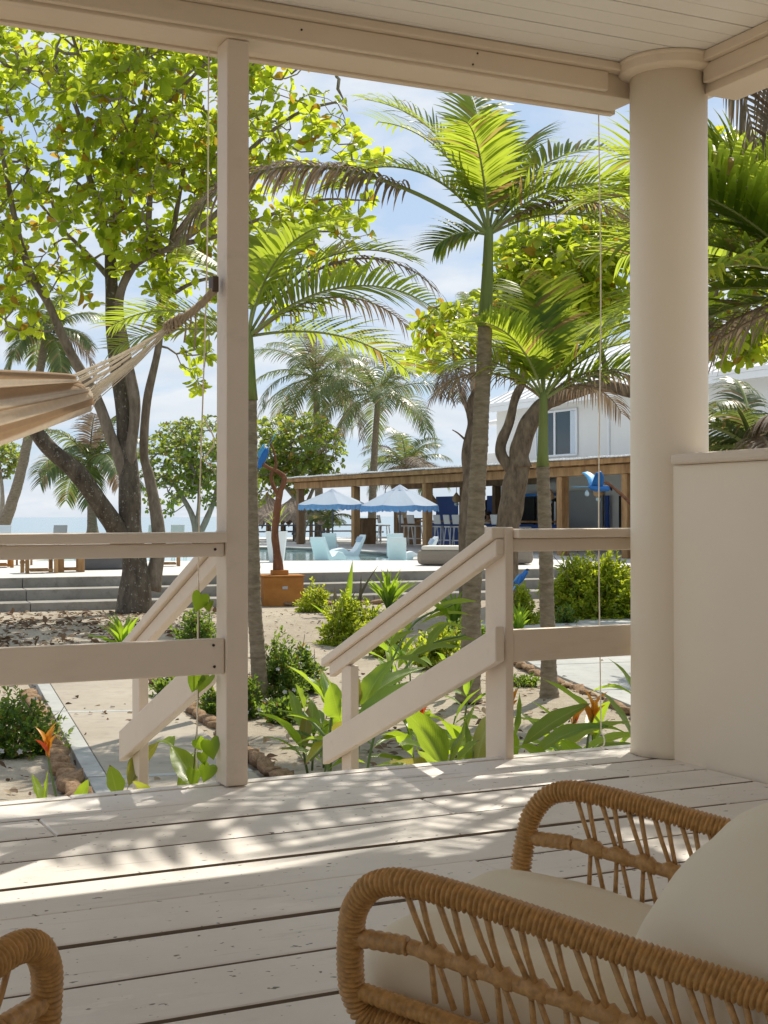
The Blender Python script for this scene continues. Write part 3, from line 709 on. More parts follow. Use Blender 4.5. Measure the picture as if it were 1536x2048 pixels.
def broadleaf(root, limbs, blobs, n_at, leaf, k_ros, mats, nparts=0, tip=0.0045, seg=0.22, skin=None, T=T_OBOV, ros_r=0.03, min_r=0.35, limb_name='branch', trunk_name='trunk', droop=-0.15, clear=None, up=0.55, hold=4):
    """limbs: [(points, r0, r1, flare, attach_from)]; the first is the trunk. Twigs grow from the limbs to targets spread
    through the blobs, and end in rosettes of leaves."""
    nodes = []; nrad = []
    for i, (pts, r0, r1, fl, af) in enumerate(limbs):
        mb, P, rr = bark_tube(pts, r0, r1, 14 if r0 > 0.1 else 9, 7, 0.10, fl, i + 3)
        part(trunk_name if i == 0 else limb_name, mb, skin or (mats[0] if i < 2 or len(limbs) < 10 else M['limb']), root, smooth=True)
        for p, r in list(zip(P, rr))[int(af * len(P)):]: nodes.append(tuple(p)); nrad.append(r)
    base_n = len(nodes)
    # targets
    tg = []; vols = np.array([b[3] * b[4] * b[5] for b in blobs]) ; pr = vols / vols.sum()
    while len(tg) < n_at:
        b = blobs[rng.choice(len(blobs), p=pr)]
        d = rng.normal(size=3); d /= np.linalg.norm(d); rad = rng.uniform(0.30, 1.0) ** 0.6
        p = np.array(b[:3]) + d * rad * np.array(b[3:6])
        if clear is not None and clear(p): continue
        tg.append(p)
    tg = np.array(tg)
    # cull targets crowding each other
    keep = []; 
    for p in tg:
        if keep and np.min(np.sum((np.array(keep[-400:]) - p) ** 2, 1)) < (min_r * 0.5) ** 2: continue
        keep.append(p)
    tg = np.array(keep)
    NP = np.zeros((base_n + len(tg) * 14 + 10, 3)); NP[:base_n] = nodes; cnt = base_n
    par = [-1] * base_n; chains = []; tips = []
    d0 = np.min(np.linalg.norm(tg[:, None, :] - NP[None, :base_n, :], axis=2), axis=1)
    for p in tg[np.argsort(d0)]:
        q = int(np.argmin(np.sum((NP[:cnt] - p) ** 2, 1) )); a = NP[q].copy(); L = np.linalg.norm(p - a)
        if L < 0.06: continue
        k = min(12, max(2, int(L / seg) + 1)); ch = [q]; bend = rng.normal(size=3) * L * 0.10; bend[2] -= L * 0.10
        for i in range(1, k + 1):
            t = i / k; pos = a + (p - a) * t + bend * math.sin(math.pi * t) + (rng.normal(size=3) * seg * 0.14 if i < k else 0)
            NP[cnt] = pos; par.append(ch[-1]); ch.append(cnt); cnt += 1
        chains.append(ch); tips.append(ch[-1])
    w = np.zeros(cnt); 
    for t in tips: w[t] += 1
    for i in range(cnt - 1, base_n - 1, -1): 
        if par[i] >= 0: w[par[i]] += w[i]
    rad = tip * np.sqrt(np.maximum(w, 1)) ** 0.95
    rad[:base_n] = np.maximum(0.01, np.array(nrad) * 0.6)
    cl = []
    for ch in chains:
        r = rad[ch].copy(); r[0] = min(r[0], r[1] * 1.25); cl.append((NP[ch], r))
    V, Fq = tubes_np(cl, 5)
    me = np_mesh('twigs', V - np.array(ORG[root.name]), Fq, mats[1], True); o = link('twigs', me, root); o['kind'] = 'stuff'
    # rosettes
    Bs = []; Ds = []; Ns = []; Ls = []; Ws = []
    for ch in chains:
        e = NP[ch[-1]]; d = e - NP[ch[-2]]; d = d / (np.linalg.norm(d) + 1e-9); d = d + np.array([0, 0, up]); d /= np.linalg.norm(d)
        kk = max(2, int(rng.normal(k_ros, 1.6)))
        ref = np.cross(d, [0.3, 0.9, 0.2]); ref /= np.linalg.norm(ref); oth = np.cross(d, ref); a0 = rng.uniform(0, 6.28)
        sc_l = rng.uniform(0.72, 1.2)
        for j in range(kk):
            a = a0 + 2.4 * j + rng.normal() * 0.25; s = ref * math.cos(a) + oth * math.sin(a); cone = rng.uniform(0.9, 1.45)
            dd = d * math.cos(cone) + s * math.sin(cone) + np.array([0, 0, droop])
            dd /= np.linalg.norm(dd); l = leaf[0] * sc_l * rng.uniform(0.7, 1.2)
            Bs.append(e + s * ros_r * 0.3 - d * 0.012 * j); Ds.append(dd); nn = d + rng.normal(size=3) * 0.45; Ns.append(nn); Ls.append(l); Ws.append(l * leaf[1] * rng.uniform(0.85, 1.15))
        for j in ch[1:-1]:
            if rng.random() < 0.16 and w[j] < hold:
                dd = rng.normal(size=3) + np.array([0, 0, 0.1]); Bs.append(NP[j]); Ds.append(dd / np.linalg.norm(dd)); Ns.append(rng.normal(size=3) + np.array([0, 0, 1.2])); l = leaf[0] * rng.uniform(0.6, 1); Ls.append(l); Ws.append(l * leaf[1])
    Bs, Ds, Ns, Ls, Ws = map(np.array, (Bs, Ds, Ns, Ls, Ws))
    og = np.array(ORG[root.name])
    if nparts:
        # the leaves that show largest: nearest to the camera among those inside the frame
        X = Bs[:, 0] / Bs[:, 1] * F_PX + 768; Yp = 1032 - (Bs[:, 2] - EYE) / Bs[:, 1] * F_PX
        inn = (X > 0) & (X < 1500) & (Yp > 40) & (Yp < 1200)
        score = np.where(inn, Bs[:, 1] / Ls, 1e9); order = np.argsort(score); big = order[:nparts]; rest = order[nparts:]
        V0, F0 = T; lm = np_mesh('leaf', V0, F0, mats[2], True)
        Du = unit(Ds); S = unit(np.cross(Ns, Du)); U = np.cross(Du, S)
        for i in big:
            o = bpy.data.objects.new('leaf', lm); COL.objects.link(o); o.parent = root
            mm = Matrix(((Du[i, 0] * Ls[i], S[i, 0] * Ws[i], U[i, 0] * Ls[i], Bs[i, 0] - og[0]), (Du[i, 1] * Ls[i], S[i, 1] * Ws[i], U[i, 1] * Ls[i], Bs[i, 1] - og[1]), (Du[i, 2] * Ls[i], S[i, 2] * Ws[i], U[i, 2] * Ls[i], Bs[i, 2] - og[2]), (0, 0, 0, 1)))
            o.matrix_local = mm
    else: rest = np.arange(len(Bs))
    me = scatter_leaves('foliage', mats[2], Bs[rest] - og, Ds[rest], Ns[rest], Ls[rest], Ws[rest], T)
    o = link('foliage', me, root); o['kind'] = 'stuff'
    return Bs

def frond_mesh(root, base, az, el, length, arch, leaf_len, n, wid, hang, mats, twist=0.0, name='frond', bare=0.16, thick=0.014, vee=0.35, ragged=0.0, tipdown=0.0, fwd=0.75):
    """palm frond: arching rachis with ribbons of leaflets either side (material 0 leaflets, 1 rachis)"""
    mb = MB(); K = 22; P = []; p = np.array(base, float); ds = length / K; Td = []
    for i in range(K + 1):
        s = i / K; e = el - arch * s ** 1.35 - tipdown * s ** 4; a = az + twist * s
        d = np.array([math.cos(e) * math.cos(a), math.cos(e) * math.sin(a), math.sin(e)]); P.append(p.copy()); Td.append(d); p = p + d * ds
    P = np.array(P); Td = np.array(Td)
    mb.m = 1; mb.tube(P, [thick * (1 - 0.85 * i / K) + 0.0015 for i in range(K + 1)], 6); mb.m = 0
    roll = rng.normal() * 0.25
    for side in (-1, 1):
        for i in range(n):
            s = bare + (1 - bare) * (i + 0.5 + (0.25 if side > 0 else -0.25) + rng.normal() * 0.15) / n
            if s >= 0.995 or s < 0.02: continue
            f = s * K; j = int(f); q = P[j] + (P[min(j + 1, K)] - P[j]) * (f - j); d = Td[j]
            sd = np.cross(d, [0, 0, 1.0]); ln = np.linalg.norm(sd); sd = sd / ln if ln > 0.05 else np.array([math.sin(az), -math.cos(az), 0]); sd = sd * side
            un = np.cross(sd, d) * side
            prof = (math.sin(math.pi * min(1, 0.14 + 0.80 * (s - bare) / (1 - bare)))) ** 0.75
            L = leaf_len * (0.30 + 0.70 * prof) * rng.uniform(0.88, 1.08)
            if ragged and rng.random() < ragged: L *= rng.uniform(0.2, 0.7)
            fw = fwd * (0.55 + 0.75 * s); v = sd + d * fw + un * (vee + roll * side + rng.normal() * 0.09); v /= np.linalg.norm(v)
            w = wid * (0.65 + 0.5 * prof) * rng.uniform(0.8, 1.15); pts = []; x = q.copy(); kseg = 5; hg = hang * rng.uniform(0.7, 1.35)
            for k in range(kseg + 1):
                pts.append(x.copy()); t = (k + 0.5) / kseg
                vv = v + np.array([0, 0, -hg * t ** 1.3 * 1.6]); vv /= np.linalg.norm(vv); x = x + vv * L / kseg
            pts = np.array(pts); wd = np.cross(v, un); wd /= np.linalg.norm(wd) + 1e-9
            ws = np.array([0.45, 1.0, 1.0, 0.82, 0.5, 0.06]) * w * 0.5
            A = pts + wd * ws[:, None]; Bq = pts - wd * ws[:, None]
            o = mb.n; mb.v.extend([Vector(z) for z in A] + [Vector(z) for z in Bq]); mb.n += 2 * (kseg + 1)
            for k in range(kseg): mb.f.append([o + k, o + k + 1, o + kseg + 2 + k, o + kseg + 1 + k]); mb.mi.append(0)
    return part(name, mb, list(mats), root, smooth=False)

def palm_trunk(root, pts, r0, r1, ring=0.055, mat=None, flare=0.35, n=16, amp=0.11, name='trunk'):
    P = spline(pts, 10); L = [0.0]
    for a, b in zip(P[:-1], P[1:]): L.append(L[-1] + (b - a).length)
    k = int(L[-1] / ring * 4); Q = []; rd = []; ii = 0
    for i in range(k + 1):
        s = L[-1] * i / k
        while ii < len(L) - 2 and L[ii + 1] < s: ii += 1
        Q.append(P[ii].lerp(P[ii + 1], (s - L[ii]) / max(1e-9, L[ii + 1] - L[ii])))
        t = s / L[-1]; r = r0 + (r1 - r0) * t; r *= 1 + flare * math.exp(-t * 14)
        ph = (s / ring + 0.25 * math.sin(s * 13)) % 1.0
        rr = r * (1 + amp * (1 - ph) * (0.7 + 0.3 * math.sin(s * 31)))
        rd.append((lambda rr, s: (lambda a: rr * (1 + 0.025 * math.sin(3 * a + s * 7) + 0.02 * math.sin(5 * a - s * 11))))(rr, s))
    return part(name, MB().tube(Q, rd, n), mat or M['palmbark'], root, smooth=True)

def blade(root, p0, p1, width, bow=0.12, roll=0.0, mat=None, name='leaf', fold=0.18, wav=0.045, pet=0.12, up=None, shape=1.0):
    """one broad lance leaf from base p0 to tip p1, arched by bow, with a folded midrib"""
    p0, p1 = Vector(p0), Vector(p1); d = p1 - p0; L = d.length; x = d.normalized()
    upv = Vector(up) if up is not None else Vector((0, 0, 1))
    s = upv.cross(x)
    if s.length < 0.2: s = Vector((0, -1, 0.3)).cross(x)
    s.normalize(); u = x.cross(s); Rr = Matrix.Rotation(roll, 3, x); s = Rr @ s; u2 = Rr @ u
    mb = MB(); K = 12; vs = []
    for i in range(K + 1):
        t = i / K; c = p0 + d * t + u * (bow * L * 4 * t * (1 - t))
        tt = max(0.0, (t - pet) / (1 - pet)); w = width * (0.04 if t < pet else max(0.03, math.sin(math.pi * tt ** 0.78) ** (0.85 / shape)))
        if i == K: w = width * 0.015
        wv = wav * math.sin(t * 19 + p0.x * 31) * w
        vs += [c - s * w * 0.5 + u2 * (fold * w + wv), c - s * w * 0.27 + u2 * (fold * w * 0.42 + wv * .4), c, c + s * w * 0.27 + u2 * (fold * w * 0.42 - wv * .4), c + s * w * 0.5 + u2 * (fold * w - wv)]
    fs = [(5 * i + j, 5 * i + j + 1, 5 * i + 6 + j, 5 * i + 5 + j) for i in range(K) for j in range(4)]
    o = part(name, mb.add(vs, fs), mat or M['ginger'], root, smooth=True)
    nl = len(o.data.loops); ix = np.zeros(nl, np.int32); o.data.loops.foreach_get('vertex_index', ix); uvl = o.data.uv_layers.new(name='UVMap')
    uvl.data.foreach_set('uv', np.stack([(ix // 5) / K, (ix % 5) / 4], 1).astype(np.float32).ravel()); return o

def flower(root, base, tip, n=5, size=0.09, sd=0):
    rr = random.Random(sd); base, tip = Vector(base), Vector(tip)
    part('flower_stalk', MB().tube(spline([base, base.lerp(tip, 0.5) + Vector((rr.uniform(-.01, .01), 0, 0.01)), tip], 4), [0.006] * 9, 5), M['gstem'], root)
    d = (tip - base).normalized()
    for k in range(n):
        a = k * 2.4; sdv = Vector((math.cos(a), math.sin(a) * 0.7, 0.35)); q = tip - d * 0.012 * k
        e = q + (sdv * 0.55 + d * 0.8).normalized() * size * rr.uniform(0.9, 1.45)
        blade(root, q, e, size * 0.34, 0.10, rr.uniform(-1, 1), M['orange'], 'bract', 0.3, pet=0.02)

def bush(label, cat, centre, rx, ry, rz, n, leaf=0.05, mat='shrub', name='shrub', flowers=0, group=None, T=T_OVAL, stems=9, lw=0.5, petal='petal', low=0.0, thick=0.006):
    c = Vector(centre); t = thing(name, label, cat, c, group); ch = []
    B = []; Dd = []
    for i in range(stems):
        a = rng.uniform(0, 6.28); r = rng.uniform(0.2, 0.9); e = np.array(c) + np.array([math.cos(a) * r * rx, math.sin(a) * r * ry, rz * rng.uniform(0.55, 1.0)])
        b = np.array(c) + np.array([math.cos(a) * 0.12 * rx, math.sin(a) * 0.12 * ry, -0.01]); mid = b + (e - b) * 0.5 + rng.normal(size=3) * 0.05
        P = [b + (mid - b) * u * 2 if u < 0.5 else mid + (e - mid) * (u - 0.5) * 2 for u in np.linspace(0, 1, 7)]
        ch.append((np.array(P), np.linspace(thick, thick * 0.4, 7)))
    V, Fq = tubes_np(ch, 5); link('stems', np_mesh('stems', V - np.array(c), Fq, M['stem'], True), t)['kind'] = 'stuff'
    # leaves sit on a lumpy shell of small sprigs
    ns = max(8, n // 7); lump = []
    for i in range(ns):
        d = rng.normal(size=3); d[2] = abs(d[2]) if rng.random() < 0.85 else -abs(d[2]) * 0.4; d /= np.linalg.norm(d)
        rad = rng.uniform(0.35, 1.0) ** 0.5 * (0.86 + 0.20 * math.sin(d[0] * 5 + i % 3) * math.cos(d[1] * 4 + 1))
        lump.append((np.array(c) + np.array([0, 0, low]) + d * rad * np.array([rx, ry, rz - low]), d))
    for p, d in lump:
        k = int(rng.uniform(8, 16)); ax = d + rng.normal(size=3) * 0.35 + np.array([0, 0, 0.6]); ax /= np.linalg.norm(ax); Ls = leaf * rng.uniform(1.4, 2.8)
        for j in range(k):
            tt = j / k; s = rng.normal(size=3); s -= ax * s.dot(ax); s /= np.linalg.norm(s) + 1e-9
            B.append(p + ax * (tt - 0.5) * Ls * 1.4 + rng.normal(size=3) * 0.006); Dd.append(s * (1.0 - 0.5 * tt) + ax * (0.45 + 0.5 * tt))
    B = np.array(B); Dd = np.array(Dd); nn = rng.normal(size=B.shape) * 0.5 + np.array([0, -0.2, 1.0]); L = leaf * rng.uniform(0.8, 1.5, len(B))
    B[:, 2] = np.maximum(B[:, 2], c.z + 0.012)
    link('foliage', scatter_leaves('foliage', M[mat], B - np.array(c), Dd, nn, L, L * lw, T), t)['kind'] = 'stuff'
    for i in range(flowers):
        p, d = lump[rng.integers(len(lump))]; q = Vector(p) + Vector(d) * leaf * 1.5; m = MB(); a0 = rng.uniform(0, 1)
        if q.z < c.z + 0.04: q.z = c.z + 0.05
        nv = Vector((d[0] * 0.5, d[1] * 0.5 - 0.55, d[2] + 0.35)).normalized(); ux = nv.cross(Vector((0.2, 0.1, 1))).normalized(); uy = nv.cross(ux); fr_ = 0.021
        for k in range(5):
            a = a0 + k * 1.2566; e = ux * math.cos(a) + uy * math.sin(a); s = -ux * math.sin(a) + uy * math.cos(a)
            m.add([q, q + e * fr_ * 0.6 - s * fr_ * 0.42 + nv * 0.004, q + e * fr_ * 1.1, q + e * fr_ * 0.6 + s * fr_ * 0.42 + nv * 0.004], [(0, 1, 2, 3)])
        part('flower', m, M[petal], t)
    return t

def strap_clump(label, cat, centre, n, L, w, mat='lime', name='strap_plant', spread=0.9, group=None, el=(0.7, 1.35), bow=0.10):
    c = Vector(centre); t = thing(name, label, cat, c, group)
    for i in range(n):
        a = i * 2.4 + random.uniform(-0.3, 0.3); e = random.uniform(*el); l = L * random.uniform(0.7, 1.1)
        d = Vector((math.cos(a) * math.cos(e) * spread, math.sin(a) * math.cos(e) * spread, math.sin(e)))
        b = c + Vector((math.cos(a) * 0.03, math.sin(a) * 0.03, 0)); blade(t, b, b + d * l, w * random.uniform(0.8, 1.2), bow, random.uniform(-0.4, 0.4), M[mat], 'leaf', 0.25, pet=0.03)
    return t

# ================================================================ GROUND, PATHS, TERRACE, POOL, SEA
def mat_sand():
    m, nt, out = new_mat('pale_garden_sand')
    n1 = noise(nt, 0.55, 5, 0.6, obj=False); n2 = noise(nt, 9, 6, 0.7, obj=False); n3 = noise(nt, 70, 3, 0.6, obj=False)
    c = ramp(nt, n1, [(0.3, (0.32, 0.275, 0.215)), (0.7, (0.44, 0.39, 0.315))])
    c = mixc(nt, ramp(nt, n2, [(0.45, 0.0), (0.75, 0.55)]), c, (0.24, 0.18, 0.125))
    c = mixc(nt, ramp(nt, n3, [(0.62, 0.0), (0.70, 0.7)]), c, (0.15, 0.11, 0.08))
    b = bump(nt, n2, 0.6, 0.05); b = bump(nt, n3, 0.5, 0.012, b)
    principled(nt, out, c, 0.95, 0.1, b); return m
def mat_concrete(name, c1, c2, stain=(0.16, 0.14, 0.12), st=0.5):
    m, nt, out = new_mat(name)
    n1 = noise(nt, 0.9, 6, 0.65, obj=False); n2 = noise(nt, 6, 6, 0.7, obj=False); n3 = noise(nt, 120, 2, obj=False)
    c = ramp(nt, n1, [(0.3, c1), (0.7, c2)])
    c = mixc(nt, ramp(nt, n2, [(0.5, 0.0), (0.8, st)]), c, stain)
    b = bump(nt, n2, 0.2, 0.01); b = bump(nt, n3, 0.3, 0.002, b)
    principled(nt, out, c, 0.85, 0.25, b); return m
M['sand'] = mat_sand()
M['path'] = mat_concrete('path_concrete', (0.30, 0.26, 0.21), (0.40, 0.355, 0.295))
M['pathedge'] = mat_concrete('grey_path_border', (0.33, 0.335, 0.325), (0.44, 0.44, 0.42))
M['terrace'] = mat_concrete('pale_terrace_concrete', (0.54, 0.52, 0.49), (0.64, 0.62, 0.59), st=0.25)
M['step'] = mat_concrete('stained_step_concrete', (0.22, 0.205, 0.18), (0.36, 0.34, 0.31), (0.11, 0.10, 0.085), 0.75)
M['coping'] = mat_concrete('pool_coping', (0.36, 0.36, 0.34), (0.48, 0.48, 0.46))
M['stone'] = mat_bark('orange_brown_edging_stone', (0.15, 0.085, 0.045), (0.40, 0.26, 0.15), (0.38, 0.34, 0.26), 7, 0.02, (1, 1, 1), 0.6)

def hgt(x, y):
    n = 0.035 * math.sin(x * 1.3 + y * 0.7) * math.sin(y * 0.9 - x * 0.4) + 0.012 * math.sin(x * 4.1 + 1) * math.sin(y * 3.7)
    if y > 74: return GZ - 0.0 - min(2.2, (y - 74) * 0.075)
    k = 1.0 if y < 23 else 0.0
    return GZ + n * k - 0.012
mb = MB(); xs = list(np.concatenate([np.linspace(-70, -12, 9), np.linspace(-10, 10, 81), np.linspace(12, 70, 9)])); ys = list(np.concatenate([np.linspace(-25, 4, 5), np.linspace(5, 28, 93), np.linspace(30, 110, 30)]))
vs = [Vector((x, y, hgt(x, y))) for y in ys for x in xs]; nx = len(xs)
fs = [(j * nx + i, j * nx + i + 1, (j + 1) * nx + i + 1, (j + 1) * nx + i) for j in range(len(ys) - 1) for i in range(nx - 1)]
single('sand_ground', mb.add(vs, fs), M['sand'], kind='structure', smooth=True)

def mat_water(name, col, rough, scale, bmp, stretch, dist):
    m, nt, out = new_mat(name)
    b = bump(nt, noise(nt, scale, 4, 0.6, stretch, obj=False), bmp, dist)
    principled(nt, out, mixc(nt, noise(nt, scale * 0.15, 3, 0.5, stretch, obj=False), col, tuple(x * 0.8 for x in col)), rough, 0.5, b); return m
M['sea'] = mat_water('sea_water', (0.16, 0.30, 0.36), 0.12, 0.35, 0.5, (0.5, 1.3, 1), 0.25)
M['pool'] = mat_water('pool_water', (0.40, 0.62, 0.64), 0.03, 1.6, 0.12, (1, 1, 1), 0.05)
mb = MB().add([Vector((-6000, 80, -2.0)), Vector((6000, 80, -2.0)), Vector((6000, 8000, -2.0)), Vector((-6000, 8000, -2.0))], [(0, 1, 2, 3)])
single('sea', mb, M['sea'], kind='structure')

# steps up to the pool terrace, running the way the deck runs
SX, SY, SA_ = -6.2, 24.3, R(20)
sdir = Vector((math.cos(SA_), math.sin(SA_), 0)); sper = Vector((-math.sin(SA_), math.cos(SA_), 0))
def sp(k, off): p = Vector((SX, SY, 0)) + sdir * k + sper * off; return (p.x, p.y)
terr = thing('pool_terrace', None, None); terr['kind'] = 'structure'; ORG[terr.name] = Vector((0, 0, 0))
for i, (o0, o1, zt) in enumerate(((0.0, 0.75, GZ + 0.14), (0.75, 1.45, GZ + 0.335))):
    for k in range(-8, 8):
        a = k * 3.2; mb = MB().prism([sp(a, o0), sp(a + 3.19, o0), sp(a + 3.19, o1 + 0.02), sp(a, o1 + 0.02)], GZ - 0.1, zt); part('step', mb, M['step'], terr, bev=0.012)
LIP = 1.45
a0 = sp(-25.6, LIP); a1 = sp(25.6, LIP)
for k in range(-8, 8):
    a = k * 3.2; mb = MB().prism([sp(a, LIP), sp(a + 3.19, LIP), sp(a + 3.19, LIP + 0.16), sp(a, LIP + 0.16)], GZ - 0.1, TZ + 0.002); part('step_edge', mb, M['step'], terr, bev=0.012)
a0 = sp(-25.6, LIP + 0.161); a1 = sp(19.6, LIP + 0.161)
part('paving', MB().prism([a0, a1, (a1[0], 35.2), (a0[0], 35.2)], GZ - 0.1, TZ), M['terrace'], terr)
farb = [(0.9, 35.2), (1.0, 38.5), (0.45, 41), (-1.1, 46), (-3.3, 49.7), (-9, 52)]
part('paving', MB().prism([farb[0], (45, 35.2), (45, 74), (-9, 74)] + farb[:0:-1], GZ - 0.1, TZ), M['terrace'], terr)
part('paving', MB().prism([(-45, 35.2), (-9, 35.2), (-9, 74), (-45, 74)], GZ - 0.1, TZ), M['terrace'], terr)
pool = single('pool_water', MB().add([Vector((-9, 35.21, TZ - 0.07))] + [Vector((x, y, TZ - 0.07)) for x, y in farb], [tuple(range(7))]), M['pool'], kind='structure')
cp = []
for (x0, y0), (x1, y1) in zip(farb[:-1], farb[1:]):
    cp.append(((x0, y0), (x1, y1)))
mb = MB()
for (x0, y0), (x1, y1) in cp: mb.bar((x0, y0, TZ + 0.012), (x1, y1, TZ + 0.012), 0.34, 0.03)
single('pool_coping', mb, M['coping'], kind='structure')

# garden path from the stairs, in slabs with a painted border, and its stone edging
path = thing('garden_path', None, None); path['kind'] = 'structure'; ORG[path.name] = Vector((0, 0, 0))
Ln, Lf = gnd(222, 1660), gnd(62, 1352); Rn, Rf = gnd(600, 1632), gnd(268, 1352)
def PL(t, s): a = Ln.lerp(Lf, t); b = Rn.lerp(Rf, t); p = a.lerp(b, s); return (p.x, p.y)
cuts = [-0.15, 0.185, 0.60, 1.0]
for a, b in zip(cuts[:-1], cuts[1:]):
    part('slab', MB().prism([PL(a + .004, 0.125), PL(a + .004, 0.995), PL(b - .010, 0.995), PL(b - .010, 0.125)], GZ - 0.05, GZ + 0.035), M['path'], path, bev=0.006)
    part('border', MB().prism([PL(a + .002, 0.0), PL(a + .002, 0.118), PL(b - .002, 0.118), PL(b - .002, 0.0)], GZ - 0.05, GZ + 0.039), M['pathedge'], path, bev=0.005)
    part('border', MB().prism([PL(b - .009, 0.122), PL(b - .009, 1.0), PL(b + .003, 1.0), PL(b + .003, 0.122)], GZ - 0.05, GZ + 0.036), M['pathedge'], path, bev=0.004)
p2 = thing('side_path', None, None); p2['kind'] = 'structure'; ORG[p2.name] = Vector((0, 0, 0))
q0, q1, q2 = Vector((2.6, 8.6, 0)), Vector((1.62, 15.0, 0)), Vector((1.35, 19.5, 0))
for i, (a, b) in enumerate(((0.0, 0.33), (0.335, 0.66), (0.665, 1.0))):
    A, B = q0.lerp(q1, a), q0.lerp(q1, b); w = Vector((2.6, 0.7, 0))
    part('slab', MB().prism([(A.x, A.y), (A.x + w.x, A.y + w.y), (B.x + w.x, B.y + w.y), (B.x, B.y)], GZ - 0.05, GZ + 0.03), M['pathedge'], p2, bev=0.008)
A, B = q1 + Vector((0, 0.04, 0)), Vector((1.2, 21.2, 0))
part('slab', MB().prism([(A.x, A.y), (A.x + 2.6, A.y + 0.7), (B.x + 4, B.y + 1.2), (B.x, B.y)], GZ - 0.05, GZ + 0.03), M['pathedge'], p2, bev=0.008)

def stone_mesh(sd):
    r = random.Random(sd); bm = bmesh.new(); bmesh.ops.create_icosphere(bm, subdivisions=2, radius=0.5)
    k = [r.uniform(2, 5) for _ in range(3)]; ph = [r.uniform(0, 6) for _ in range(3)]
    for vv in bm.verts:
        c = vv.co; f = 1 + 0.16 * math.sin(c.x * k[0] * 2 + ph[0]) * math.cos(c.y * k[1] * 2 + ph[1]) + 0.08 * math.sin(c.z * 9 + ph[2])
        c *= f; c.x = math.copysign(min(abs(c.x), 0.40), c.x); c.y = math.copysign(min(abs(c.y), 0.38), c.y); c.z = math.copysign(min(abs(c.z), 0.36), c.z)
    me = bpy.data.meshes.new('stone'); bm.to_mesh(me); bm.free(); me.materials.append(M['stone']); me.update()
    me.polygons.foreach_set('use_smooth', [True] * len(me.polygons)); return me
stones = [stone_mesh(s) for s in range(6)]
def edging(label, pts, w, step, hh=0.13):
    t = thing('stone_edging', label, 'stone edging', (0, 0, 0)); P = spline(pts, 12); acc = 0.0; nxt = 0.0
    for a, b in zip(P[:-1], P[1:]):
        d = (b - a).length
        while nxt < acc + d:
            q = a.lerp(b, (nxt - acc) / d); l = step * random.uniform(0.75, 1.2); o = link('stone', random.choice(stones), t)
            o.location = (q.x + random.uniform(-.02, .02), q.y, GZ + hh * 0.28); o.scale = (w * random.uniform(0.8, 1.3), l * 1.25, hh * random.uniform(0.8, 1.5))
            o.rotation_euler = (random.uniform(-.25, .25), random.uniform(-.25, .25), math.atan2(b.y - a.y, b.x - a.x) - math.pi / 2 + random.uniform(-.3, .3)); nxt += l
        acc += d
def off(p, dx): return Vector((p[0] + dx, p[1], 0))
edging('row of orange brown stones along the left side of the slab path', [off(PL(0.02, 0), -0.13), off(PL(0.4, 0), -0.12), off(PL(0.78, 0), -0.12)], 0.16, 0.19)
edging('row of brown stones along the right side of the slab path behind the post', [off(PL(0.0, 1), 0.12), off(PL(0.45, 1), 0.13), off(PL(0.95, 1), 0.14)], 0.13, 0.24, 0.09)
edging('row of low brown stones between the sand bed and the grey side path', [q0 + Vector((-.12, 0, 0)), q0.lerp(q1, 0.5) + Vector((-.12, 0, 0)), q1 + Vector((-.12, 0, 0)), Vector((1.0, 19, 0))], 0.10, 0.26, 0.07)
edging('line of flat stones at the foot of the terrace steps by the orange plinth', [Vector(sp(4.6, -0.28) + (0,)), Vector(sp(7.2, -0.5) + (0,))], 0.22, 0.26, 0.09)

# leaf litter and pebbles on the sand
n = 5200
B = np.stack([np.concatenate([rng.uniform(-7.5, -2.2, 2200), rng.uniform(-6, 5, 1600), rng.uniform(-3, 3.0, 1400)]), np.concatenate([rng.uniform(14, 24, 2200), rng.uniform(13, 24.5, 1600), rng.uniform(6.2, 14, 1400)]), np.zeros(n)], 1)
B[:, 2] = [hgt(x, y) + 0.02 for x, y in B[:, :2]]
Dl = rand_dirs(n); Dl[:, 2] *= 0.25; Nl = rng.normal(size=(n, 3)) * 0.35 + np.array([0, 0, 1]); Ll = rng.uniform(0.03, 0.15, n) * np.where(np.arange(n) < 2200, 1.15, 0.6)
M['litter'] = mat_leaf('fallen_dry_leaf', (0.10, 0.065, 0.04), (0.27, 0.17, 0.10), (0.2, 0.12, 0.06), old=(0.42, 0.33, 0.22), old_at=0.8, rough=0.8, tw=0.15)
o = link('leaf_litter', scatter_leaves('leaf_litter', M['litter'], B, Dl, Nl, Ll, Ll * 0.55, T_OBOV)); o['kind'] = 'stuff'

# ================================================================ HOUSE, BAR PERGOLA
M['wallw'] = mat_plain('white_render', (0.70, 0.69, 0.655), 0.85, 0.05, 1.2, 0.15, 20, 0.006)
M['roofw'] = mat_plain('white_metal_roof', (0.74, 0.74, 0.74), 0.5, 0.08, 1.5, 0.1, 10, 0.01)
M['framew'] = mat_plain('white_window_frame', (0.74, 0.75, 0.76), 0.5, 0.03, 3, 0)
M['wood'] = mat_bark('weathered_pergola_timber', (0.20, 0.105, 0.045), (0.46, 0.285, 0.14), None, 4, 0.006, (1, 1, 0.25))
M['woodd'] = mat_bark('dark_pergola_timber', (0.13, 0.085, 0.05), (0.28, 0.19, 0.115), None, 4, 0.006, (1, 1, 0.25))
M['navy'] = mat_plain('navy_blue_panel', (0.015, 0.07, 0.30), 0.6, 0.15, 2, 0.05)
M['sky'] = mat_plain('mid_blue_fabric', (0.04, 0.22, 0.60), 0.7, 0.12, 3, 0.1)
M['black'] = mat_plain('black_beak_and_interior_shade', (0.012, 0.012, 0.014), 0.7, 0.1, 2, 0)  # near-black colour stands in for indoor shade; also colours the beaks
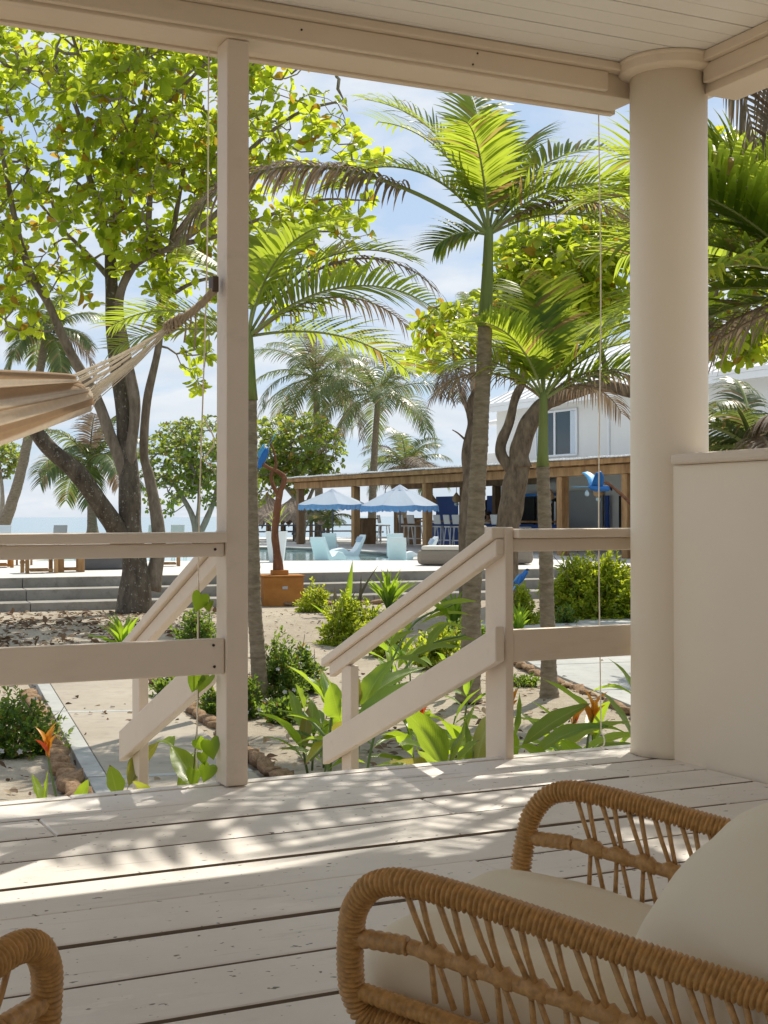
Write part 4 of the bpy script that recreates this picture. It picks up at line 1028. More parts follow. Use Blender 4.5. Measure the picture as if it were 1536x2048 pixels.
M['grey'] = mat_plain('grey_render', (0.40, 0.42, 0.43), 0.8, 0.06, 1.5, 0.1)
M['white'] = mat_plain('white_plastic', (0.74, 0.75, 0.76), 0.45, 0.04, 4, 0)
m_, nt_, out_ = new_mat('window_glass'); principled(nt_, out_, (0.03, 0.05, 0.06), 0.05, 0.6); M['glass'] = m_
M['curtain'] = mat_plain('pale_curtain', (0.60, 0.66, 0.72), 0.9, 0.1, 8, 0.3, 40, 0.01)

pd = Vector((0.45, -0.893, 0)); pn = Vector((0.893, 0.45, 0))      # along the pergola front, and away from the pool
P0 = Vector((-1.09, 51.0, 0))
def G(t, dpt, z): return P0 + pd * t + pn * dpt + Vector((0, 0, z))
PRZ = math.atan2(pd.y, pd.x)
def gbox(mb, t0, t1, d0, d1, z0, z1): return mb.box(G((t0 + t1) / 2, (d0 + d1) / 2, (z0 + z1) / 2), (t1 - t0, d1 - d0, z1 - z0), PRZ)
perg = thing('bar_pergola', 'long timber pool bar pergola with a pale sheet roof beside the pool', 'pergola', G(6, 2, TZ))
TL, TR = -5.6, 24.0
def t_at(px, dpt=0.0):
    k = (px - 768) / F_PX; b = P0 + pn * dpt; return (k * b.y - b.x) / (pd.x - k * pd.y)
for px in (705, 848, 1012, 1118, 1248):
    t = t_at(px); part('post', gbox(MB(), t - 0.13, t + 0.13, 0.0, 0.26, TZ + 0.002, 2.04), M['wood'], perg, bev=0.02)
for t in (17.5, 21.0): part('post', gbox(MB(), t - 0.13, t + 0.13, 0.0, 0.26, TZ + 0.002, 2.04), M['wood'], perg, bev=0.02)
part('post', gbox(MB(), TL + 0.15, TL + 0.40, 0.0, 0.26, TZ + 0.002, 2.04), M['woodd'], perg, bev=0.02)
for t in (TL + 0.3, -2.6, 0.2, 2.6):
    part('post', gbox(MB(), t - 0.12, t + 0.12, 4.4, 4.64, TZ + 0.002, 2.04), M['woodd'], perg, bev=0.02)
part('front_beam', gbox(MB(), TL, TR, -0.03, 0.24, 2.045, 2.30), M['wood'], perg, bev=0.02)
part('back_beam', gbox(MB(), TL, 6.0, 4.38, 4.62, 2.045, 2.30), M['woodd'], perg, bev=0.02)
part('fascia', gbox(MB(), TL - 0.1, TR, -0.30, -0.24, 2.32, 2.46), M['wood'], perg, bev=0.01)
t = TL + 0.1
while t < 16:
    part('rafter', gbox(MB(), t - 0.05, t + 0.05, -0.235, 5.0, 2.305, 2.445), M['wood'], perg); t += 0.75
t = TL - 0.15
mb_n = 0
while t < TR:
    mb = MB(); zz_ = 2.47 + 0.012 * (mb_n % 2)
    for k in range(5):
        x0 = t + k * 0.2; gbox(mb, x0, x0 + 0.12, -0.42 - 0.03 * (mb_n % 3), 5.2, zz_, zz_ + 0.022); gbox(mb, x0 + 0.121, x0 + 0.199, -0.40 - 0.03 * (mb_n % 3), 5.2, zz_ + 0.003, zz_ + 0.05)
    part('roof_sheet', mb, M['roofw'], perg); t += 1.0; mb_n += 1

bar = thing('pool_bar', 'white walled bar with navy blue panels and timber counter under the pergola', 'bar', G(8, 4.5, TZ))
part('back_wall', gbox(MB(), 4.45, 22, 5.0, 5.2, TZ + 0.003, 2.30), M['wallw'], bar)
def panel(nm, px0, px1, dpt, z0, z1, mat, th=0.05):
    a, b = t_at(px0, dpt), t_at(px1, dpt); part(nm, gbox(MB(), a, b, dpt - th, dpt, z0, z1), M[mat], bar, bev=0.005)
panel('blue_panel', 874, 917, 4.9, 0.62, 1.72, 'navy'); panel('blue_panel', 976, 1005, 4.9, 0.62, 1.70, 'navy')
panel('white_panel', 920, 932, 4.9, 0.10, 1.66, 'white'); panel('painted_dark_doorway', 948, 974, 4.92, -0.1, 1.55, 'black')  # doorway and openings are solid slabs, their inner shade put into the black
panel('painted_dark_opening', 1036, 1071, 4.9, 0.35, 1.62, 'black'); panel('painted_dark_opening', 1080, 1112, 4.9, 0.35, 1.55, 'black')
panel('blue_shade', 1040, 1112, 4.75, 1.62, 1.72, 'sky', 0.3); panel('grey_panel', 1134, 1206, 4.9, -0.1, 1.78, 'grey'); panel('blue_panel', 1212, 1219, 4.88, -0.1, 1.6, 'navy')
panel('painted_dark_opening', 1240, 1262, 4.9, -0.1, 1.58, 'black')
panel('blue_counter_front', 862, 930, 3.2, TZ + 0.01, 0.70, 'navy', 0.1); panel('blue_counter_front', 960, 1120, 3.2, TZ + 0.01, 0.66, 'navy', 0.1)
panel('counter_top', 855, 1122, 3.1, 0.72, 0.78, 'wood', 0.45)
panel('sign_board', 1109.5, 1112.5, 4.2, 0.55, 1.42, 'white', 0.03)

house = thing('white_house', 'white rendered two storey house with a pale metal roof behind the bar', 'house', Vector((8, 48, TZ)))
H0 = Vector((4.1, 52.0, 0)); dh0 = (H0 - P0).dot(pn); th0 = (H0 - P0).dot(pd)
EZ = 5.0
part('wall', gbox(MB(), th0, th0 + 26, max(dh0, 5.25), dh0 + 9, TZ + 0.004, EZ), M['wallw'], house)
hd = max(dh0, 5.25)
def hroof(mb, t0, t1, d0, d1, z0, rise, th=0.12, hip=3.8):
    a = [G(t0, d0, z0), G(t1, d0, z0), G(t1, d1, z0), G(t0, d1, z0)]; dm = (d0 + d1) / 2; r0 = G(t0 + hip, dm, z0 + rise); r1 = G(t1 - hip, dm, z0 + rise)
    lo = [p - Vector((0, 0, th)) for p in a]; return mb.add(a + [r0, r1] + lo, [(0, 1, 5, 4), (1, 2, 5), (2, 3, 4, 5), (3, 0, 4), (1, 0, 6, 7), (2, 1, 7, 8), (3, 2, 8, 9), (0, 3, 9, 6), (9, 8, 7, 6)])
part('roof', hroof(MB(), th0 - 0.55, th0 + 26.5, hd - 0.6, dh0 + 9.6, EZ + 0.10, 2.5), M['roofw'], house)
rib = MB()
for k in range(46):
    t = th0 - 0.3 + k * 0.55; q = min(1.0, max(0.02, (k * 0.55 + .2) / 3.9)); dm = (hd - 0.6 + dh0 + 9.6) / 2
    a = G(t, hd - 0.6, EZ + 0.115); b = G(t, hd - 0.6 + (dm - hd + 0.6) * q, EZ + 0.115 + 2.5 * q); rib.bar(a, b, 0.05, 0.045)
rb = part('roof_seams', rib, M['roofw'], house); rb['kind'] = 'stuff'
part('eave_board', gbox(MB(), th0 - 0.5, th0 + 26.4, hd - 0.58, hd - 0.52, EZ - 0.22, EZ - 0.025), M['framew'], house)
part('wall_pipe', gbox(MB(), t_at(1220, hd) - 0.03, t_at(1220, hd) + 0.03, hd - 0.07, hd - 0.01, 2.5, EZ), M['framew'], house)
wa, wb = t_at(1076, hd), t_at(1155, hd); wz0, wz1 = 3.08, 4.56; wm = wa + (wb - wa) * 0.47
win = part('window', gbox(MB(), wa, wb, hd - 0.03, hd + 0.02, wz0, wz1), M['glass'], house)
fm = MB()
for a, b, c, d in ((wa - .06, wb + .06, wz0 - .07, wz0), (wa - .06, wb + .06, wz1, wz1 + .07), (wa - .07, wa, wz0, wz1), (wb, wb + .07, wz0, wz1), (wm - .05, wm + .05, wz0, wz1)): gbox(fm, a, b, hd - 0.07, hd - 0.031, c, d)
part('frame', fm, M['framew'], win); 
cm = MB()
for a, b in ((wb - 0.36, wb - 0.02), (wa + 0.02, wa + 0.50)):
    for k in range(6): x0 = a + (b - a) * k / 6; gbox(cm, x0, x0 + (b - a) / 6.2, hd - 0.045 - 0.008 * (k % 2), hd - 0.034, wz0 + .01, wz1 - .01)
part('curtain', cm, M['curtain'], win)
# little balcony wing at the left corner of the house
part('balcony_floor', gbox(MB(), th0 - 3.2, th0 - 0.02, hd + 0.6, hd + 4.5, 2.85, 3.05), M['wallw'], house)
part('balcony_parapet', gbox(MB(), th0 - 3.3, th0 - 0.02, hd + 0.45, hd + 0.59, 2.95, 3.35), M['wallw'], house)
part('balcony_column', MB().lathe(G(th0 - 0.8, hd + 0.9, 3.36), [(0.20, 0), (0.20, 0.08), (0.16, 0.12), (0.15, 0.95), (0.20, 1.0), (0.20, 1.08)], 20), M['wallw'], house, smooth=False)
part('balcony_roof', hroof(MB(), th0 - 1.4, th0 - 0.03, hd + 0.3, hd + 3, 4.56, 0.35, 0.1, 0.5), M['roofw'], house)

# hanging lamps under the pergola
M['wicker'] = mat_plain('wicker_shade', (0.42, 0.28, 0.16), 0.8, 0.3, 20, 0.5, 60, 0.01)
M['bulb'] = mat_plain('clear_blue_glass', (0.45, 0.60, 0.68), 0.15, 0.1, 5, 0)
lamp0 = None
lamp_at = [(771, 0.9, 0.25, 'pear shaped wicker lamp hanging left of the second pergola post'), (865, 0.5, 0.42, 'wicker and glass lamp hanging right of the second pergola post'), (913, 2.2, 0.3, 'small glass lamp hanging in front of the navy panel'), (1099, 1.2, 0.3, 'small lamp hanging left of the fourth pergola post'), (1197, 0.9, 0.25, 'small lamp hanging over the grey panel')]
for px, dp, dr, lb in lamp_at:
    p = G(t_at(px, dp), dp, 2.05)
    t = thing('hanging_lamp', lb, 'lamp', p, 'lamps hanging under the bar pergola')
    part('flex', MB().tube([p + Vector((0, 0, 0.26)), p - Vector((0, 0, dr))], 0.012, 5), M['woodd'], t)
    part('shade', MB().lathe(p - Vector((0, 0, dr + 0.34)), [(0.05, 0.0), (0.13, 0.05), (0.155, 0.13), (0.11, 0.24), (0.05, 0.32), (0.025, 0.36)], 14), M['wicker'], t, smooth=True)
    part('bulb', MB().lathe(p - Vector((0, 0, dr + 0.46)), [(0.02, 0), (0.07, 0.03), (0.085, 0.08), (0.05, 0.125)], 12), M['bulb'], t, smooth=True)

# ================================================================ POOL FURNITURE
M['canopy'] = mat_leaf('pale_blue_canopy_cloth', (0.62, 0.71, 0.83), (0.66, 0.75, 0.86), (0.58, 0.70, 0.88), old_at=1.0, rough=0.8, tw=0.4)
M['fringe'] = mat_leaf('blue_scalloped_trim', (0.10, 0.29, 0.62), (0.26, 0.47, 0.76), (0.26, 0.46, 0.80), old_at=1.0, rough=0.85, tw=0.3)
M['pale'] = mat_plain('pale_blue_resin', (0.68, 0.75, 0.78), 0.4, 0.04, 3, 0)
M['pole'] = mat_plain('dark_pole', (0.10, 0.10, 0.11), 0.5, 0.2)
def parasol(label, apex, rim_r, drop, foot_z, rot):
    t = thing('parasol', label, 'parasol', Vector((apex.x, apex.y, foot_z)), 'scalloped parasols by the pool'); n = 8; m = MB(); seg = 6
    ring = lambda r, z, k: apex + Vector((math.cos(k) * r, math.sin(k) * r, z))
    vs = []; fs = []; NR = 7; NA = n * seg
    for i in range(NR + 1):
        u = 0.07 + 0.93 * i / NR
        for j in range(NA):
            a = rot + 2 * math.pi * j / NA; fr = (j % seg) / seg; sag = 1 - 0.075 * math.sin(math.pi * fr) ; r = rim_r * u * sag
            vs.append(ring(r, -drop * (u ** 1.08) - 0.05 * math.sin(math.pi * fr) * u * 0.6 + 0.03, a))
    for i in range(NR):
        for j in range(NA): fs.append((i * NA + j, i * NA + (j + 1) % NA, (i + 1) * NA + (j + 1) % NA, (i + 1) * NA + j))
    part('canopy', m.add(vs, fs), M['canopy'], t, smooth=False)
    m = MB(); vs = []; fs = []; NA2 = n * 24
    for i, h in enumerate((0.0, 0.07, 0.15)):
        for j in range(NA2):
            a = rot + 2 * math.pi * j / NA2; fr = (j % 24) / 24; sag = 1 - 0.075 * math.sin(math.pi * fr); sc_ = abs(math.sin(math.pi * j / 6)); hh = h * (0.72 + 0.55 * sc_ if i == 2 else 1)
            vs.append(ring(rim_r * sag * (1 + 0.004 * i) + 0.018 * math.sin(j * 1.3) * (i > 0), -drop - 0.03 * math.sin(math.pi * fr) + 0.03 - hh, a))
    for i in range(2):
        for j in range(NA2): fs.append((i * NA2 + j, i * NA2 + (j + 1) % NA2, (i + 1) * NA2 + (j + 1) % NA2, (i + 1) * NA2 + j))
    part('scalloped_trim', m.add(vs, fs), M['fringe'], t)
    m = MB(); part('top_cap', m.lathe(apex - Vector((0, 0, 0.02)), [(0.30, -0.10), (0.28, -0.07), (0.12, 0.03), (0.02, 0.09)], 8), M['canopy'], t)
    m = MB(); part('cap_trim', m.lathe(apex - Vector((0, 0, 0.02)), [(0.315, -0.16), (0.31, -0.09), (0.305, -0.092), (0.31, -0.158)], 24), M['fringe'], t)
    for j in range(n):
        a = rot + 2 * math.pi * j / n; part('rib', MB().bar(ring(0.05, -0.10, a), ring(rim_r * 0.98, -drop * 0.98 - 0.0, a), 0.02, 0.03), M['woodd'], t)
    part('pole', MB().tube([Vector((apex.x, apex.y, foot_z)), apex], 0.028, 10), M['pole'], t, smooth=True)
    part('foot', MB().lathe(Vector((apex.x, apex.y, foot_z)), [(0.26, 0), (0.26, 0.05), (0.05, 0.09)], 20), M['pole'], t)
    return t
parasol('pale blue parasol with blue scalloped trim, the farther and left one of the two', at(665, 981, 48.0), 1.20, 0.50, TZ + 0.004, 0.2)
parasol('large pale blue scalloped parasol standing nearest to the navy bar panels', at(800, 974, 43.0), 1.28, 0.60, TZ + 0.004, 0.35)

def lounger_proto(label, loc, rz, wid=0.72):
    t = thing('pool_lounger', label, 'lounger', loc, 'pale blue resin loungers in the pool', rz); m = MB()
    prof = [(-0.95, 0.10), (-0.70, 0.24), (-0.30, 0.30), (0.0, 0.16), (0.22, 0.14), (0.42, 0.30), (0.78, 0.78), (0.86, 0.80), (0.84, 0.66), (0.55, 0.12), (0.45, -0.06), (-0.70, -0.06), (-0.92, -0.02)]
    n = len(prof); vs = [Vector((x, -wid / 2, z)) for x, z in prof] + [Vector((x, wid / 2, z)) for x, z in prof]
    m.add(vs, [tuple(range(n)), tuple(range(2 * n - 1, n - 1, -1))] + [(i, n + i, n + (i + 1) % n, (i + 1) % n) for i in range(n)])
    part('shell', m, M['pale'], t, bev=0.03); m = MB().box((0.62, 0, 0.62), (0.10, wid * 0.8, 0.22), M=Matrix.Rotation(R(36), 3, 'Y')); part('head_cushion', m, M['canopy'], t, bev=0.03); return t
L0 = lounger_proto('pale blue pool lounger with its back to the camera, left of centre in the pool', at(655, 1120, 38.0).xy.to_3d() + Vector((0, 0, -0.25)), R(-120))
for lb, x, Y, rz in (('pale blue pool lounger turned sideways under the left parasol', 694, 42.0, R(20)), ('small looking pale lounger farthest back in the pool', 662, 47.0, R(-95)), ('pale pool lounger with its back to the camera near the right parasol pole', 795, 36.6, R(-92)), ('pale pool lounger just behind the one by the right parasol pole', 790, 40.2, R(-90)), ('pale pool lounger turned sideways left of the woven daybed', 835, 37.8, R(10))):
    c = copy_tree(L0); c['label'] = lb; c.location = (at(x, 1100, Y).x, Y, -0.25 if Y < 40 or x < 700 else TZ); c.rotation_euler.z = rz; c.scale = (0.62, 0.66, 0.80)
L0.scale = (0.62, 0.66, 0.80)

stool = thing('bar_stool', 'white bar stool at the bar counter', 'stool', (0, 0, 0), 'white stools along the bar'); ORG[stool.name] = None
part('seat', MB().box((0, 0, 0.74), (0.42, 0.42, 0.05)), M['white'], stool, bev=0.02)
part('backrest', MB().box((-0.22, 0, 1.0), (0.04, 0.42, 0.34), M=Matrix.Rotation(R(-10), 3, 'Y')), M['white'], stool, bev=0.02)
for sx in (-1, 1):
    for sy in (-1, 1): part('leg', MB().bar((0.16 * sx, 0.16 * sy, 0.72), (0.23 * sx, 0.23 * sy, 0.0), 0.035, 0.035), M['white'], stool)
fr_ = MB()
for a, b in (((-.2, -.2, .26), (.2, -.2, .26)), ((-.2, .2, .26), (.2, .2, .26)), ((.2, -.2, .26), (.2, .2, .26)), ((-.2, -.2, .26), (-.2, .2, .26))): fr_.bar(a, b, 0.025, 0.03)
part('footrest', fr_, M['white'], stool)
st_px = [(863, 2.3, 'white bar stool closest to the second pergola post'), (884, 2.3, 'white bar stool in front of the left half of the navy panel'), (904, 2.3, 'white bar stool in front of the right half of the navy panel'), (922, 2.3, 'white bar stool partly hidden by the tall palm trunk'), (812, 3.2, 'white bar stool in the open bay right of the big parasol pole'), (830, 3.0, 'white bar stool left of the second pergola post'), (1000, 2.3, 'white bar stool right of the tall palm trunk'), (1046, 2.3, 'white bar stool behind the forked tree, seen above the railing'), (768, 3.6, 'white bar stool seen under the gap between the two parasols')]
for i, (px, dp, lb) in enumerate(st_px):
    c = stool if i == 0 else copy_tree(stool); p = G(t_at(px, dp), dp, TZ + 0.002); c.location = p; c.rotation_euler.z = PRZ + R(90) + random.uniform(-.3, .3); c['label'] = lb
for px, dp, lb in ((728, 2.6, 'timber bar table in the first bay of the pergola'), (818, 3.9, 'timber high table behind the big parasol pole')):
    p = G(t_at(px, dp), dp, TZ); t = thing('bar_table', lb, 'table', p, 'tables under the bar pergola')
    part('tabletop', gbox(MB(), t_at(px, dp) - 0.5, t_at(px, dp) + 0.5, dp - 0.4, dp + 0.4, 0.82, 0.87), M['woodd'], t, bev=0.01)
    for k in (-0.42, 0.42): part('leg', gbox(MB(), t_at(px, dp) + k - 0.04, t_at(px, dp) + k + 0.04, dp - 0.3, dp + 0.3, TZ + .002, 0.82), M['woodd'], t)

# woven daybeds on the terrace
M['woven'] = mat_plain('grey_brown_weave', (0.26, 0.22, 0.18), 0.8, 0.2, 12, 0.6, 120, 0.006, stretch=(1, 1, 4))
M['cushw'] = mat_plain('off_white_cushion', (0.66, 0.63, 0.57), 0.9, 0.05, 4, 0.2, 50, 0.004)
def daybed(label, loc, rz, w=1.9, back=True):
    t = thing('woven_daybed', label, 'daybed', loc, 'woven daybeds on the pool terrace', rz)
    part('base', MB().box((0, 0, 0.19), (w, 0.80, 0.34)), M['woven'], t, bev=0.10); part('mattress', MB().box((0.05, 0, 0.40), (w - 0.1, 0.72, 0.10)), M['cushw'], t, bev=0.04)
    if back:
        part('backrest', MB().box((w / 2 - 0.15, 0, 0.62), (0.12, 0.76, 0.62), M=Matrix.Rotation(R(24), 3, 'Y')), M['woven'], t, bev=0.05); part('back_cushion', MB().box((w / 2 - 0.30, 0, 0.64), (0.12, 0.70, 0.52), M=Matrix.Rotation(R(24), 3, 'Y')), M['cushw'], t, bev=0.05)
    return t
daybed('woven daybed with raised back seen over the sloping handrail', Vector((1.55, 31.6, TZ + 0.002)), R(-12), 1.5)
daybed('low woven daybed with its rounded end showing right of the stair post', Vector((2.55, 32.1, TZ + 0.002)), R(8), 1.7, False)

# left side of the terrace: low timber tables and chairs, cut by the railing
def low_table(label, c, rz, w, d, h, lw=0.08, mat='wood', nm='low_table', cat='table'):
    t = thing(nm, label, cat, c, 'timber furniture on the left of the terrace', rz); part('tabletop', MB().box((0, 0, h), (w, d, 0.05)), M[mat], t, bev=0.008)
    for sx in (-1, 1):
        for sy in (-1, 1): part('leg', MB().box((sx * (w / 2 - lw / 2 - 0.01), sy * (d / 2 - lw / 2 - 0.01), h / 2 - 0.014), (lw, lw, h - 0.024)), M[mat], t)
    part('side_rail', MB().box((0, d / 2 - 0.04, 0.06), (w - 0.2, 0.04, 0.05)), M[mat], t); part('side_rail', MB().box((0, -d / 2 + 0.04, 0.06), (w - 0.2, 0.04, 0.05)), M[mat], t); return t
M['orangewood'] = mat_bark('varnished_orange_wood', (0.29, 0.115, 0.028), (0.45, 0.20, 0.055), None, 3, 0.003, (0.4, 1, 1))
tz = lambda x, y: gnd(x, y, TZ) + Vector((0, 0, 0.002))
low_table('low slatted timber chair frame on the terrace, legs seen under the left railing', tz(78, 1144), R(25), 0.66, 0.62, 0.44, 0.07, 'wood', 'timber_chair_frame', 'chair')
low_table('broad timber side table with thick legs right of the slatted chair frame', tz(140, 1142), R(18), 0.56, 0.5, 0.42, 0.13)
low_table('orange topped timber table at the far left under the railing', tz(-35, 1133) , R(20), 1.3, 0.8, 0.26, 0.07, 'orangewood')
low_table('small timber stool behind the slatted chair frame', tz(48, 1128), R(15), 0.4, 0.4, 0.44, 0.05)
t = thing('grey_ottoman', 'grey upholstered block seat on the terrace left of the big tree', 'ottoman', tz(205, 1137), None, R(20)); part('base', MB().box((0, 0, 0.14), (0.86, 0.7, 0.27)), M['pole'], t, bev=0.03); part('cushion', MB().box((0, 0, 0.34), (0.84, 0.68, 0.12)), M['wood'], t, bev=0.04)
low_table('low timber stool on the terrace right of the big tree trunk', tz(338, 1131), R(12), 0.5, 0.45, 0.40, 0.06)
for k, (px, py, Y, lb, mt) in enumerate(((120, 1050, 46, 'grey beach chair back seen left of the big tree trunk', 'grey'), (310, 1052, 46, 'teal beach chair back seen right of the big tree trunk', 'pale'), (8, 1050, 46, 'pale beach chair back at the left edge above the railing', 'pale'), (355, 1053, 46, 'white beach chair back beside the bushy round tree', 'white'))):
    p = Vector((at(px, py, Y).x, Y, TZ + .002)); t = thing('beach_chair', lb, 'chair', p, 'beach chairs along the terrace edge')
    part('backrest', MB().box(p + Vector((0, 0, 0.56)), (0.46, 0.05, 0.62), M=Matrix.Rotation(R(-18), 3, 'X')), M[mt], t, bev=0.02); part('seat', MB().box(p + Vector((0, 0.35, 0.33)), (0.46, 0.6, 0.05)), M[mt], t, bev=0.02)
    for sx in (-.2, .2): part('leg', MB().bar(p + Vector((sx, 0.1, 0.0)), p + Vector((sx, 0.0, 0.45)), 0.04, 0.04), M[mt], t); part('leg', MB().bar(p + Vector((sx, 0.6, 0.0)), p + Vector((sx, 0.6, 0.31)), 0.04, 0.04), M[mt], t)

# planter, plinth and parrot sculptures
t = thing('tall_planter', 'tall tapered pale blue planter behind the driftwood sculpture', 'planter', Vector((at(553, 1100, 34.3).x, 34.3, TZ)))
p = t.location; part('pot', MB().lathe(p + Vector((0, 0, 0.002)), [(0.24, 0), (0.36, 0.72), (0.37, 0.75), (0.34, 0.75), (0.32, 0.68)], 4, Matrix.Rotation(R(45), 3, 'Z')), M['pale'], t, bev=0.01)
for i in range(9):
    a = i * 0.7; q = p + Vector((0, 0, 0.70)); blade(t, q, q + Vector((math.cos(a) * 0.35, math.sin(a) * 0.35, 0.55 + 0.2 * math.sin(i))), 0.05, 0.1, 0, M['palm'], 'leaf', 0.2, pet=0.02)
PLY = 26.0; plx = at(563, 1180, PLY).x; zpl = GZ + 0.142 if False else GZ - 0.01
pl = thing('wooden_plinth', 'orange varnished wooden box plinth at the foot of the terrace steps', 'plinth', Vector((plx, PLY - 0.15, zpl)))
o = part('box', MB().box((plx, PLY - 0.15, zpl + 0.27), (0.74, 0.62, 0.54), R(14)), M['orangewood'], pl, bev=0.006); 
part('lid', MB().box((plx, PLY - 0.15, zpl + 0.555), (0.79, 0.67, 0.026), R(14)), M['orangewood'], pl, bev=0.005)
part('plaque', MB().box(Vector((plx, PLY - 0.15, zpl + 0.34)) + Matrix.Rotation(R(14), 3, 'Z') @ Vector((0.02, -0.317, 0)), (0.10, 0.012, 0.055), R(14)), M['grey'], pl, bev=0.003)
M['bluep'] = mat_plain('painted_blue_feathers', (0.02, 0.16, 0.50), 0.45, 0.35, 9, 0.4, 40, 0.006)
M['bluel'] = mat_plain('painted_light_blue', (0.10, 0.40, 0.72), 0.45, 0.25, 9, 0.3, 40, 0.004)
M['drift'] = mat_bark('reddish_driftwood', (0.10, 0.042, 0.022), (0.27, 0.125, 0.07), (0.42, 0.33, 0.26), 5, 0.008, (1, 1, 0.3), 0.62)
def macaw(root, c, s, facing, pitch, spread, wing_up):
    """carved macaw: body, head with hooked beak, two wings, long tail"""
    T = Matrix.Translation(c) @ Matrix.Rotation(facing, 4, 'Z') @ Matrix.Rotation(-pitch, 4, 'Y') @ Matrix.Scale(s, 4)
    def add(nm, mb, mat):
        mb.v = [T @ Vector(v) for v in mb.v]; part(nm, mb, M[mat], root, smooth=True)
    prof = [(0.02, -0.30), (0.09, -0.22), (0.13, -0.05), (0.125, 0.10), (0.085, 0.22), (0.095, 0.29), (0.085, 0.36), (0.03, 0.41)]
    add('body', MB().lathe((0, 0, 0), [(r, z) for r, z in prof], 14, Matrix.Rotation(R(90), 3, 'Y')), 'bluep')
    add('beak', MB().tube([(0.37, 0, 0.03), (0.44, 0, 0.02), (0.47, 0, -0.03), (0.46, 0, -0.07)], [0.055, 0.045, 0.028, 0.005], 8), 'black')
    for sd in (-1, 1):
        m = MB(); vs = []; K = 8
        for i in range(K + 1):
            q = i / K; y = sd * (0.09 + spread * q); z = 0.05 + wing_up * q + 0.06 * math.sin(q * 3); ch_ = 0.30 * (1 - 0.55 * q ** 2)
            for j, f in enumerate((0.35, 0.1, -0.25, -0.75)): vs += [(f * ch_ * 1.1 - 0.22 * q * q, y, z + 0.012 - 0.02 * j * q)]
        m.add([Vector(v) for v in vs], [(4 * i + j, 4 * i + j + 1, 4 * i + 5 + j, 4 * i + 4 + j) for i in range(K) for j in range(3)])
        add('wing', m, 'bluep' if sd < 0 else 'bluel')
        root.children[-1].modifiers.new('thickness', 'SOLIDIFY').thickness = 0.018
    m = MB()
    for k in (-1, 0, 1): m.bar((-0.26, 0.02 * k, 0.0), (-0.80 + 0.06 * abs(k), 0.07 * k, -0.06), 0.06, 0.014)
    add('tail', m, 'bluel')
SY_ = PLY - 0.15
s1 = thing('parrot_sculpture', 'blue parrot carving on a twisting driftwood pole standing on the orange plinth', 'sculpture', Vector((plx, SY_, zpl + 0.57)), 'blue parrot sculptures in the garden')
part('base_block', MB().box((plx - 0.03, SY_, zpl + 0.615), (0.30, 0.26, 0.085), R(14)), M['orangewood'], s1, bev=0.005)
Pp = lambda x, y: at(x, y, SY_)
mb, _, _ = bark_tube([Pp(557, 1146), Pp(553, 1100), Pp(550, 1060), Pp(556, 1010), Pp(560, 985), Pp(568, 965), Pp(568, 953), Pp(556, 943), Pp(538, 935), Pp(524, 925), Pp(513, 905), Pp(506, 892)], 0.085, 0.022, 9, 6, 0.16, 0.2, 5); part('driftwood', mb, M['drift'], s1, smooth=True)
mb, _, _ = bark_tube([Pp(557, 990), Pp(546, 970), Pp(543, 950), Pp(552, 930), Pp(549, 905), Pp(541, 885), Pp(543, 878)], 0.045, 0.012, 8, 6, 0.15, 0, 8); part('driftwood', mb, M['drift'], s1, smooth=True)
macaw(s1, Pp(527, 912), 0.62, R(190), R(-66), 0.16, 0.10)
s2y = 20.5; Pq = lambda x, y: at(x, y, s2y)
s2 = thing('parrot_sculpture', 'blue parrot carving with spread wings on a reddish branch left of the round column', 'sculpture', Pq(1290, 1180), 'blue parrot sculptures in the garden')
mb, _, _ = bark_tube([Pq(1330, 1235), Pq(1318, 1120), Pq(1290, 1040), Pq(1258, 1005), Pq(1225, 975), Pq(1195, 958)], 0.06, 0.012, 9, 6, 0.14, 0.3, 4); part('driftwood', mb, M['drift'], s2, smooth=True)
mb, _, _ = bark_tube([Pq(1236, 985), Pq(1212, 966), Pq(1180, 978)], 0.02, 0.01, 8, 5); part('driftwood', mb, M['drift'], s2, smooth=True)
macaw(s2, Pq(1195, 976), 0.48, R(12), R(-6), 0.50, 0.40)
part('glass_drop', MB().lathe(Pq(1174, 994), [(0.005, 0), (0.035, 0.02), (0.03, 0.06), (0.006, 0.10)], 12), M['bulb'], s2, smooth=True)
s3y = 22.0; Pr = lambda x, y: at(x, y, s3y)
s3 = thing('parrot_sculpture', 'small blue parrot carving perched low above the shrub right of the stair post', 'sculpture', Pr(1040, 1255), 'blue parrot sculptures in the garden')
mb, _, _ = bark_tube([Pr(1036, 1250), Pr(1038, 1210), Pr(1034, 1172)], 0.05, 0.03, 8); part('driftwood', mb, M['drift'], s3, smooth=True)
macaw(s3, Pr(1041, 1158), 0.42, R(20), R(48), 0.10, -0.05)

